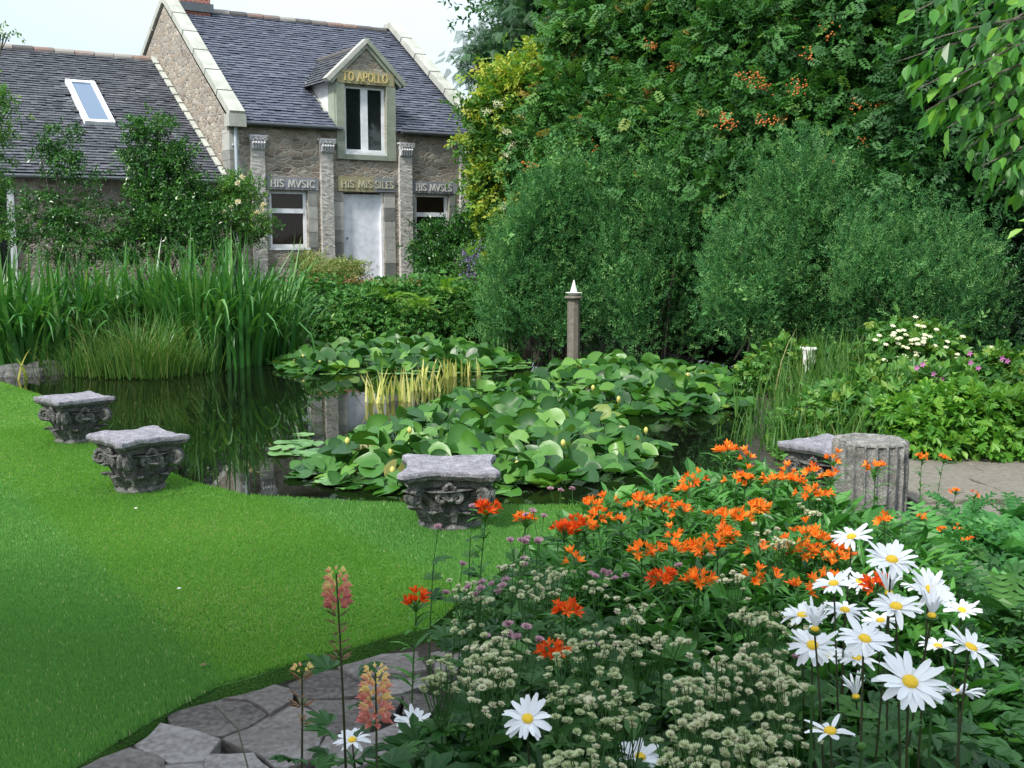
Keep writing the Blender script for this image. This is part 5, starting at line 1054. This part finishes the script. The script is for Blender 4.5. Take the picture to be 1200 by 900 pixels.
def daisy(px, py, size, face, label, k, npet=21, half=False, group='white daisies', bend=.03):
    size *= 1.06; Y = .112 * FPX / size; h = W(px, py, Y); b = np.array([h[0] + rng.normal(.03, .04), h[1] + rng.normal(.06, .05), Z0]); t = empty('daisy', tuple(b), 0, label, 'daisy', group)
    l = h - b; R = axes((face[0] + rng.normal(0, .12), face[1] * .55 + .02, face[2])); sc_ = .112 / .104
    g = dayhead(npet, 100 + k)
    if half: g.V = [v * [1, 1, 1] + np.c_[np.zeros((len(v), 2)), 1.2 * np.hypot(v[:, 0], v[:, 1])] * .8 * [[0, 0, 1]] - v * [.45, .45, 0] for v in g.V]
    g.xf(R * sc_, l); g.build('petals', M['petal'], t, True)
    g = Geo(); lathe(g, [(.0115, .0005), (.0118, .004), (.0095, .0075), (.005, .0088), (.001, .0082)], 18, rot=.1); g.xf(R * (1.05 if not half else .8), l); g.build('flower_centre', M['yolk'], t, True)
    g = Geo(); lathe(g, [(.004, -.010), (.0105, -.006), (.012, -.001)], 12); g.xf(R * (1 if not half else 1.2), l); g.build('calyx', M['stem'], t, True)
    e = l - R[:, 2] * .008; m = l * .55 + np.array([rng.normal(0, .02), rng.normal(0, .02), .02]); Q = [np.array([0, 0, -.03]) * (1 - s_) ** 2 + 2 * m * s_ * (1 - s_) + e * s_ ** 2 for s_ in np.linspace(0, 1, 10)]
    g = Geo(); tube(g, Q, np.linspace(.0030, .0021, 10), 6, .3); st_ = g.build('stem', M['darkstem'], t)
    g = Geo(); n = 12; ii = rng.uniform(.15, .8, n) * 9; P = [Q[int(i)] for i in ii]; az = rng.uniform(0, tau, n); g.scatter(T_LAN, P, unit(np.c_[np.cos(az), np.sin(az), rng.uniform(.1, .9, n)]), np.tile([0, 0, 1.], (n, 1)), rng.uniform(.05, .09, n), rng.uniform(0, .8, n)); g.build('leaves', M['herb'], t)
UPT = (0, -.35, 1)
dd = [(998, 630, 48, (-.1, -.3, 1), 'topmost white daisy, alone above the orange lilies'), (1045, 657, 62, (.1, -.55, 1), 'full white daisy second from the top, tilted towards the viewer'), (977, 685, 52, (-.1, -.2, 1), 'white daisy seen nearly edge on, beside the dark orange lily head'),
      (1007, 682, 40, (0, -.5, 1), 'smaller white daisy tucked between two larger ones near the top'), (1090, 692, 58, (.15, -1.1, .8), 'white daisy with clear yellow centre facing the viewer near the ferns'), (1050, 712, 64, (-.05, -.35, 1), 'broad white daisy in the middle of the bunch, seen from the side'),
      (1127, 716, 44, (.15, -.4, 1), 'small white daisy at the edge towards the ferns'), (940, 722, 52, (-.15, -.15, 1), 'white daisy flat on its stem above the round green bud'), (952, 757, 58, (-.05, -.9, .8), 'white daisy with yellow centre directly below the round bud'),
      (1013, 750, 66, (.05, -.5, 1), 'large overlapping white daisy at the centre of the bunch'), (990, 716, 50, (-.05, -.3, 1), 'white daisy partly behind the central one'), (1137, 760, 68, (.25, -.3, 1), 'white daisy leaning towards the fern side with long swept petals'),
      (1066, 800, 82, (-.05, -.85, .75), 'largest white daisy, its yellow centre fully open'), (973, 858, 66, (-.3, -.15, 1), 'ragged white daisy with few petals at the bottom of the bunch'), (1123, 813, 62, (.2, .5, 1), 'white daisy turned away behind the largest one'),
      (970, 768, 44, (-.1, -.3, 1), 'half hidden white daisy under the one with the yellow centre'), (1099, 758, 44, (-.1, -.1, 1), 'white daisy half hidden above the largest one'), (1004, 772, 50, (.1, -.2, 1), 'white daisy peeping out below the central one'),
      (618, 843, 60, (-.05, -.85, .75), 'single white daisy low among the cream astrantias'), (750, 888, 58, (.1, -.5, 1), 'white daisy cut by the bottom of the photo'), (485, 848, 50, (.1, -.35, 1), 'white daisy nearest the shorter lupin, flat side view'),
      (413, 868, 46, (-.25, -.3, 1), 'lowest of the white daisies on the paving side'), (540, 895, 36, (.1, -.3, 1), 'small white daisy at the very bottom edge of the photo'), (1075, 690, 40, (.1, .1, 1), 'small white daisy just behind the one facing the viewer near the ferns'), (1032, 728, 44, (-.2, -.2, 1), 'white daisy filling the middle of the bunch, mostly hidden')]
for k, (px, py, sz, f, lab) in enumerate(dd): daisy(px, py, sz, f, lab, k, npet=8 if 'few petals' in lab else 20 + k % 5)
daisy(1092, 722, 60, (0, -.3, 1), 'half open white daisy bud, petals still cupped', 90, 16, True); daisy(1003, 817, 52, (-.2, -.1, 1), 'half open daisy whose petals fan upwards', 91, 13, True); daisy(1042, 696, 56, (0, -.1, 1), 'closed white bud between two open daisies', 92, 12, True); daisy(955, 738, 60, (0, -.2, 1), 'round greenish white bud just beginning to open', 93, 14, True)
for (px, py, lab) in [(1065, 881, 'pale green daisy bud at the bottom below the largest daisy'), (952, 808, 'small yellow daisy bud beside a dark orange petal'), (1092, 817, 'yellow button bud below the largest daisy'), (1010, 875, 'tiny yellow daisy bud near the ragged daisy'), (581, 883, 'small yellow button bud below the single low daisy'), (840, 772, 'tiny yellow bud among the cream astrantias')]:
    Y = 1.75 if px > 900 else 2.3; h = W(px, py, Y); b = np.array([h[0], h[1] + .04, Z0]); t = empty('daisy_bud', tuple(b), 0, lab, 'daisy bud', 'daisy buds'); l = h - b
    g = Geo(); lathe(g, [(.002, -.009), (.008, -.004), (.0095, .001), (.007, .006), (.002, .009)], 10, .4); g.xf(np.eye(3) * .85, l); g.build('bud', M['sedge'], t, True)
    g = Geo(); tube(g, [(0, 0, -.03), l * .5 + [.01, 0, 0], l - [0, 0, .008]], .0024, 5, .2); g.build('stem', M['stem'], t)

T_PET = T_([(0, 0, 0), (.10, .35, .02), (.19, .70, -.02), (0, 1.1, -.16), (-.19, .70, -.02), (-.10, .35, .02)], [(0, 1, 2, 3), (0, 3, 4, 5)])
def stemline(h, lean, n=8):
    a = rng.uniform(0, tau); return np.array([(lean * h * s_ ** 2 * cos(a), lean * h * s_ ** 2 * sin(a), h * s_) for s_ in np.linspace(0, 1, n)])
def alstro(seed, nf, mat, h=.70):
    t = empty('orange_lily', (0, 0, 0)); Q = stemline(h, rng.uniform(0, .10)); g = Geo(); tube(g, Q, np.linspace(.004, .0025, 8), 5, .5); tip = Q[-1]
    fl = []
    for k in range(nf):
        a = k * 2.4 + rng.normal(0, .2); e = rng.uniform(.25, 1.25); d = np.array([cos(a) * cos(e), sin(a) * cos(e), sin(e)]); p = tip + d * rng.uniform(.018, .052); tube(g, [tip, (tip + p) / 2 + [0, 0, .003], p], .0015, 4, .6); fl.append((p, d))
    g.build('stem', M['stem'], t)
    for p, d in fl:
        g = Geo(); R = axes(d); m = 6; a = np.arange(m) * tau / m + rng.uniform(0, 1); op = rng.uniform(.35, .75); D = np.array([R @ np.array([cos(x) * sin(op), sin(x) * sin(op), cos(op)]) for x in a]); N = np.array([R @ np.array([-cos(x) * cos(op), -sin(x) * cos(op), sin(op)]) for x in a])
        g.scatter(T_PET, np.tile(p, (m, 1)), D, -N * -1, rng.uniform(.025, .036, m), np.clip(rng.normal(.55, .3, m), 0, 1)); g.build('flower', M[mat], t)
    g = Geo(); n = 30; s_ = np.concatenate([rng.uniform(.35, .97, n - 8), np.full(8, .97)]); P = np.array([[np.interp(x, np.linspace(0, 1, 8), Q[:, j]) for j in range(3)] for x in s_]); az = np.arange(n) * 2.4
    g.scatter(T_LAN, P, unit(np.c_[np.cos(az), np.sin(az), rng.uniform(.1, 1.0, n)]), unit(np.c_[-np.cos(az) * .5, -np.sin(az) * .5, np.ones(n)]), rng.uniform(.06, .11, n), np.clip(rng.normal(.5, .25, n), 0, 1)); g.build('leaves', M['lance'], t)
    return proto_tree_fast(t), tip
def proto_tree_fast(t):
    ch = [o for o in COL.objects if o.parent == t]; return (t, [(c, [(d, []) for d in COL.objects if d.parent == c]) for c in ch])
def place(pt, tip, head, label, cat, group, rz=None):
    rz = rng.uniform(0, tau) if rz is None else rz; s_ = (head[2] - Z0) / tip[2]; c, s = cos(rz), sin(rz); off = np.array([c * tip[0] - s * tip[1], s * tip[0] + c * tip[1]]) * s_
    o = copy_tree(pt); o.location = (head[0] - off[0], head[1] - off[1], Z0); o.rotation_euler = (0, 0, rz); o.scale = (s_,) * 3; tag(o, label, cat, group); return o
AV = [alstro(k, nf, 'orange') for k, nf in enumerate((3, 4, 6, 6, 8, 9))]; AR = [alstro(k, nf, 'redorange') for k, nf in enumerate((11, 14, 12))]
def adepth(py): return float(np.interp(py, [525, 560, 600, 650, 700, 780], [5.1, 4.6, 4.1, 3.6, 3.2, 2.7]))
red = [(570, 603, 'deep orange lily head nearest the single carved capital', 1), (488, 711, 'deep orange lily head standing out over the lawn beside the paving', 0), (663, 722, 'deep orange lily head low among the mauve astrantias', 2), (778, 686, 'deep orange lily head just above the white astrantias', 1), (1027, 692, 'deep orange lily head behind the white daisies', 1), (661, 628, 'large deep orange lily head above the mauve astrantias', 1), (649, 772, 'small red orange bud cluster inside the cream astrantias', 2), (676, 622, 'deep orange lily head next to the largest one above the mauve astrantias', 0)]
for px, py, lab, k in red: place(*AR[k], W(px, py, adepth(py)), lab, 'orange lily', 'orange lilies')
org = [(616, 611), (693, 594), (711, 590), (686, 622), (674, 660), (727, 616), (752, 590), (777, 594), (799, 600), (802, 579), (814, 563), (752, 649), (769, 650), (789, 647), (814, 646), (814, 685), (798, 604), (873, 565), (907, 566), (888, 597), (870, 608), (851, 608), (836, 612),
       (791, 631), (826, 643), (841, 638), (851, 628), (889, 648), (917, 648), (936, 633), (946, 625), (958, 631), (939, 650), (956, 650), (966, 641), (978, 658), (990, 660), (971, 675), (955, 686), (885, 680), (905, 682), (936, 697), (819, 682), (973, 562), (852, 528), (876, 538), (872, 560), (924, 556), (952, 556),
       (976, 540), (960, 580), (948, 580), (888, 598), (1036, 614), (1080, 536), (1106, 538), (1026, 550), (1080, 606), (1104, 620), (1122, 620), (1142, 580), (1134, 634), (1120, 576), (850, 632), (982, 648), (925, 640), (700, 606), (740, 600), (860, 565), (846, 533), (932, 566)]
special = {(852, 528): 'orange lily head highest over the dark pond water', (1080, 536): 'orange lily head in front of the leafy bank, beside the column stump', (1106, 538): 'outer one of two orange lily heads before the leafy bank', (1142, 580): 'thin orange lily over the paved patch', (1134, 634): 'orange lily above the ferns, farthest from the column stump',
           (1036, 614): 'orange lily head at the foot of the column stump', (616, 611): 'small orange lily head next to the mauve astrantia over the lawn', (814, 685): 'sparse orange lily head beside the deep orange one', (936, 697): 'orange lily bud right beside the white daisies', (1026, 550): 'orange lily in front of the column stump shaft'}
for (px, py) in org:
    k = rng.integers(0, 6); place(*AV[k], W(px, py + 2, adepth(py) + rng.normal(0, .06) + (1.0 if px > 1070 else 0)), special.get((px, py), 'orange lily head in the crowded drift behind the astrantias'), 'orange lily', 'orange lilies')
def delp(pt):
    for c in pt[1]: delp(c)
    bpy.data.objects.remove(pt[0])
for p, _ in AV + AR: delp(p)
# astrantias
def ahead(g, p, d, r0, tint, rr):
    R = axes(d); m = 15; a = np.arange(m) * tau / m + rng.uniform(0, 1); el = rng.uniform(.35, .9)
    D = np.array([R @ np.array([cos(x) * cos(el), sin(x) * cos(el), sin(el)]) for x in a]); N = np.array([R @ np.array([-cos(x) * sin(el), -sin(x) * sin(el), cos(el)]) for x in a])
    g.scatter(T_RH, np.tile(p, (m, 1)), D, N, r0, np.clip(rng.normal(tint, .15, m), 0, 1))
    m = 26; dv = unit(rng.normal(size=(m, 3)) + [0, 0, 1.2]); dv[:, 2] = np.abs(dv[:, 2]); D = dv @ R.T
    g.scatter(T_RH, np.tile(p, (m, 1)), D, unit(rng.normal(size=(m, 3))), r0 * .82, np.clip(rng.normal(tint + .08, .25, m), 0, 1))
def astra(nh, mat, h=.66, tint=.5, spread=.056):
    t = empty('astrantia', (0, 0, 0)); Q = stemline(h * .8, rng.uniform(0, .08)); g = Geo(); tube(g, Q, np.linspace(.0032, .002, 8), 5, .3); e = Q[-1]; hd = []
    for k in range(nh):
        a = k * 2.4 + rng.normal(0, .3); r_ = spread * math.sqrt((k + .4) / nh); p = e + np.array([r_ * cos(a), r_ * sin(a), h * .2 + rng.normal(0, .02)]); tube(g, [e, e * .4 + p * .6 + [0, 0, -.008], p], .0013, 4, .5); hd.append(p)
    g.build('stem', M['stem'], t)
    for p in hd:
        g = Geo(); ahead(g, p, unit(p - e + [rng.normal(0, .03), -.05, .06]), rng.uniform(.0125, .0175) * (1.25 if mat == 'mauve' else 1), tint, 1); g.build('flower_head', M[mat], t)
    g = Geo(); n = 7; az = rng.uniform(0, tau, n); P = np.array([Q[i] for i in rng.integers(2, 8, n)]); g.scatter(T_PAL, P, unit(np.c_[np.cos(az), np.sin(az), rng.uniform(0, .6, n)]), np.tile([0, 0, 1.], (n, 1)), rng.uniform(.04, .08, n), rng.uniform(0, 1, n)); g.build('leaves', M['herb'], t)
    return proto_tree_fast(t), np.array([e[0], e[1], h])
SW = [astra(n, 'cream', .66, tt) for n, tt in ((7, .3), (8, .5), (9, .55), (10, .4), (8, .65))]; SM = [astra(n, 'mauve', .66, .5, .04) for n in (1, 2, 3, 4)]
mv = [(508, 615, 0), (535, 662, 0), (522, 697, 0), (560, 692, 3), (587, 689, 3), (582, 745, 1), (655, 571, 1), (672, 574, 0), (615, 597, 1), (632, 600, 1), (607, 633, 2), (627, 632, 2), (610, 655, 1), (696, 673, 2), (724, 676, 2), (602, 742, 3), (622, 750, 0), (551, 591, 0), (940, 765, 1), (800, 660, 0), (700, 752, 1)]
msp = {0: 'mauve astrantia head farthest out over the lawn beside the carved capital', 1: 'lone mauve astrantia head above the lawn', 6: 'pair of mauve astrantia heads against the pond water', 17: 'mauve astrantia head right under the carved capital', 15: 'darkest mauve astrantia cluster low in the border', 18: 'mauve astrantia heads next to the round daisy bud', 14: 'mauve grey astrantia cluster below the orange lilies'}
for k, (px, py, v) in enumerate(mv): place(*SM[v], W(px, py, adepth(py) * .97), msp.get(k, 'mauve astrantia stem in the group on the lawn side of the border'), 'astrantia', 'mauve astrantias')
wp = polysample([(520, 770), (600, 750), (700, 728), (790, 715), (880, 710), (925, 740), (940, 790), (935, 880), (900, 930), (700, 935), (600, 930), (560, 860), (520, 800)], 32, 34); wp = (wp[:, None] + rng.normal(0, 9, (len(wp), 3, 2)) * [1.6, .8]).reshape(-1, 2)
wp = np.vstack([wp, [(540, 690), (560, 700), (620, 690), (640, 672), (655, 668), (745, 717), (740, 722), (900, 630), (910, 638), (865, 672), (860, 680), (950, 598), (640, 690), (700, 690), (545, 730), (570, 762), (600, 668)]])
keep_ = np.array([min(math.hypot(x - a, (y - b) * .8) for a, b in ((618, 850), (750, 895), (540, 895), (485, 850))) > 44 for x, y in wp]); wp = wp[keep_]
for i, (px, py) in enumerate(wp):
    Y = float(np.interp(py, [600, 700, 750, 800, 850, 930], [3.9, 3.15, 2.75, 2.5, 2.3, 2.0])) + rng.normal(0, .05)
    lab = 'cream white astrantia in the dense drift before the daisies' if i < len(wp) - 17 + 0 else 'scattered pale astrantia among the orange and mauve flowers'
    place(*SW[rng.integers(0, 5)], W(px, py, Y), lab, 'astrantia', 'cream astrantias' if 'dense' in lab else 'scattered pale astrantias')
for p, _ in SW + SM: delp(p)
# lupins
def lupin(px, top, bot, Y, base, label, bloom, pods):
    h = W(px, top, Y); l_ = (W(px, top, Y) - W(px, bot, Y))[2]; b = np.array([W(base, bot, Y)[0], Y + .02, Z0]); l = h - b; t = empty('lupin', tuple(b), 0, label, 'lupin', 'lupins by the paving')
    Q = [np.array([0, 0, -.02]) * (1 - s_) ** 2 + 2 * (l * .5 + [.01, 0, .03]) * s_ * (1 - s_) + l * s_ ** 2 for s_ in np.linspace(0, 1, 14)]; g = Geo(); tube(g, Q, np.linspace(.005, .002, 14), 6, .3); g.build('stem', M['darkstem'], t)
    g = Geo(); gp = Geo()
    for k in range(int(l_ / .021)):
        f = k * .021; p = l - np.array([l[0] * f / l[2], l[1] * f / l[2], f]); m = 7
        for j in range(m):
            a = j * tau / m + k * .5 + rng.normal(0, .1); d = np.array([cos(a), sin(a), .35 if f / l_ < .5 else .1])
            if f / l_ < bloom:
                q = p + d * .014; sz = .024 * (.5 + .5 * min(1, f / .05)); tn = float(np.clip(.9 * f / l_ / max(bloom, .1) * .8 + rng.normal(.12, .12), 0, .85))
                g.scatter(T_OV, [q, q, q], [d + [0, 0, .7], d + [0, 0, .2], d], [unit(np.cross(d, [0, 0, 1])), unit(np.cross([0, 0, 1], d)), [0, 0, 1.]], [sz * 1.1, sz * 1.1, sz * 1.2], [max(0, tn - .25), tn, tn])
            elif rng.uniform() < pods:
                q = p + d * .006; gp.scatter(T_LAN, [q, q], [d + [0, 0, .5], d + [0, 0, .4]], [[0, 0, 1.], unit(np.cross(d, [0, 0, 1]))], [.028, .03], rng.uniform(0, 1))
    if g.n: g.build('flower_spike', M['lupin'], t)
    if gp.n: gp.build('seed_pods', M['pod'], t)
    g = Geo(); n = 9; az = rng.uniform(0, tau, n); P = np.array([Q[i] for i in rng.integers(6, 10, n)]); off = np.c_[np.cos(az), np.sin(az), np.full(n, .4)]; g.scatter(T_PAL, P + off * .04, off, np.tile([0, 0, 1.], (n, 1)), rng.uniform(.05, .08, n), rng.uniform(0, 1, n)); g.build('leaves', M['herb'], t)
lupin(394, 672, 790, 2.5, 402, 'tall salmon pink lupin with withered lower half, standing before the paving', .42, .6)
lupin(440, 788, 862, 2.15, 430, 'shorter salmon and yellow lupin in full bloom above two white daisies', 1.0, .5)
lupin(354, 786, 868, 2.35, 338, 'lupin gone to seed, brown pods only, on the lawn side of the others', .05, .45)
a_, b_2 = W(251, 826, 2.9), W(292, 905, 2.6); g = Geo(); tube(g, [(0, 0, 0), tuple((a_ - b_2) * .5 + [.02, 0, .02]), tuple(a_ - b_2)], .0022, 5, .2); g2_ = np.array([0, 0, -(b_2[2] - Z0)]); tube(g, [tuple(g2_), (0, 0, 0)], .0025, 5, .2)
tag(g.build('bare_stalk', M['darkstem'], loc=tuple(b_2)), 'single thin dark bare stalk leaning over the paving stones', 'stalk')
# ferns by the paved patch
for (px, py, Y, n, ln, mat, lab) in [(1110, 640, 5.0, 26, .42, 'fern', 'feathery green fern nearest the column stump'), (1160, 640, 5.2, 28, .46, 'fern', 'feathery fern below the paved patch, middle of its group'), (1200, 650, 4.8, 28, .5, 'fern', 'bluish fern cut by the photo edge'), (1090, 690, 4.2, 24, .38, 'fern', 'fern directly behind the daisy facing the viewer'),
     (1175, 720, 3.8, 24, .42, 'herb', 'dark fern at the photo edge above the leaning daisy'), (1130, 600, 5.7, 16, .3, 'fern', 'small fern growing between the paved slabs'), (1190, 600, 5.8, 20, .36, 'fern', 'fern at the corner of the paved patch')]:
    fern('fern', px, py, Y, n, ln, mat, lab, 'ferns beside the border', rise=(.35, 1.3), z=W(px, py, Y)[2] - ln * .55)
# leaves that fill the border (what nobody could count)
BORDER = [(-.30, 4.45), (-.10, 4.9), (.15, 5.35), (.7, 5.75), (1.3, 6.1), (1.7, 6.2), (1.75, 5.0), (3.2, 4.4), (3.2, 1.2), (-.1, 1.2), (-.42, 1.7), (-.62, 2.4), (-.36, 3.0), (-.12, 3.5), (-.22, 4.1)]
def fill(n, poly, zlo, zhi, T, size, mat, label, up=.6, vert=.3, tint=(.45, .27)):
    q = polysample(poly, n); n = len(q); e = edge_dist(q, poly); z = zlo + (zhi - zlo) * rng.uniform(0, 1, n) ** .8 * np.clip(.25 + e * 2.2, 0, 1); az = rng.uniform(0, tau, n)
    D = np.c_[np.cos(az), np.sin(az), rng.normal(vert, .4, n)]; N = np.c_[rng.normal(0, .4, n), rng.normal(0, .4, n), np.full(n, up + .4)]; g = Geo(); Ts = T if isinstance(T, list) else [T]; k = rng.integers(0, len(Ts), n)
    for i, tt in enumerate(Ts): m = k == i; g.scatter(tt, np.c_[q, z][m], unit(D[m]), unit(N[m]), rng.uniform(size[0], size[1], m.sum()), np.clip(rng.normal(tint[0], tint[1], m.sum()), 0, 1))
    return tag(g.build('undergrowth', M[mat]), label, kind='stuff')
ALS = [(.05, 5.0), (.7, 5.6), (1.5, 6.0), (1.7, 5.2), (1.95, 4.2), (1.5, 3.0), (.9, 3.0), (.35, 3.2), (.02, 4.0)]
fill(15000, ALS, .10, .56, [T_LAN, T_LAN, T_OV], (.07, .13), 'lance', 'narrow green leaves of the orange lily drift', vert=.6)
fill(13000, BORDER, .05, .42, [T_PAL, T_PAL, T_LAN], (.04, .085), 'herb', 'dark divided leaves filling the border', vert=.2, tint=(.35, .25))
fill(4200, [(-.40, 1.9), (-.62, 2.4), (-.40, 2.9), (-.12, 3.4), (-.12, 4.3), (.3, 4.6), (.5, 3.4), (1.9, 2.4), (1.9, 1.6), (0, 1.5)], .05, .55, [T_PAL, T_OV], (.05, .10), 'herb', 'herb leaves along the paving', vert=.2)
fill(3500, [(1.8, 4.0), (3.6, 4.0), (3.6, 5.6), (1.8, 5.6)], .03, .34, [T_PAL, T_FRO], (.08, .14), 'fern', 'low ferny growth round the paved patch', vert=.3)
fill(1600, [(1.3, 6.3), (1.75, 6.4), (1.9, 7.6), (2.1, 8.8), (2.5, 10.4), (2.9, 12), (3.5, 12), (3.3, 9.5), (2.7, 8.2), (2.45, 7.4), (1.7, 6.9)], .02, .24, [T_PAL, T_OV], (.06, .11), 'bush', 'low weeds on the bank', vert=.3)
fill(2600, [(-4.4, 18.3), (-1, 18.8), (1.6, 18.6), (3, 20), (3, 24), (-9, 22.5), (-9, 17), (-5, 16)], .1, .75, [T_SPR, T_PAL], (.10, .2), 'bush', 'low weeds between hedge and cottage', vert=.3)
fill(1500, [(-8, 14.9), (-6.2, 14.8), (-5, 14.7), (-4.3, 15.6), (-4.4, 17), (-9, 17)], .0, .4, [T_SPR, T_OV], (.10, .2), 'glossy', 'dark growth at the foot of the iris clumps', vert=.3)

for px, py, lab in [(207, 690, 'small white petal lying alone on the open lawn'), (157, 596, 'pale fallen petal on the lawn below the carved capital'), (234, 780, 'dry curled leaf on the lawn near the paving')]:
    c = G(px, py, .105); g = Geo(); g.scatter(T_OV, [(0, 0, 0)], [(1, .3, .2)], [(0, -.3, 1)], .022 if 'petal' in lab else .03, .8); tag(g.build('fallen_petal' if 'petal' in lab else 'fallen_leaf', M['petal' if 'petal' in lab else 'pod'], loc=tuple(c)), lab, 'petal' if 'petal' in lab else 'leaf')

# small leaves and specks drifting on the pond (what nobody could count)
q = polysample(POND, 420); e = edge_dist(q, POND); q = q[(e < .8) | (rng.uniform(0, 1, len(q)) < .25)]; n = len(q); g = Geo()
g.scatter(T_OV, np.c_[q, np.full(n, .004)], np.c_[rng.normal(size=(n, 2)), np.zeros(n)], np.c_[rng.normal(0, .05, (n, 2)), np.ones(n)], rng.uniform(.012, .04, n), rng.uniform(0, 1, n))
tag(g.build('debris', M['sedge']), 'small leaves and specks floating on the dark pond', kind='stuff')
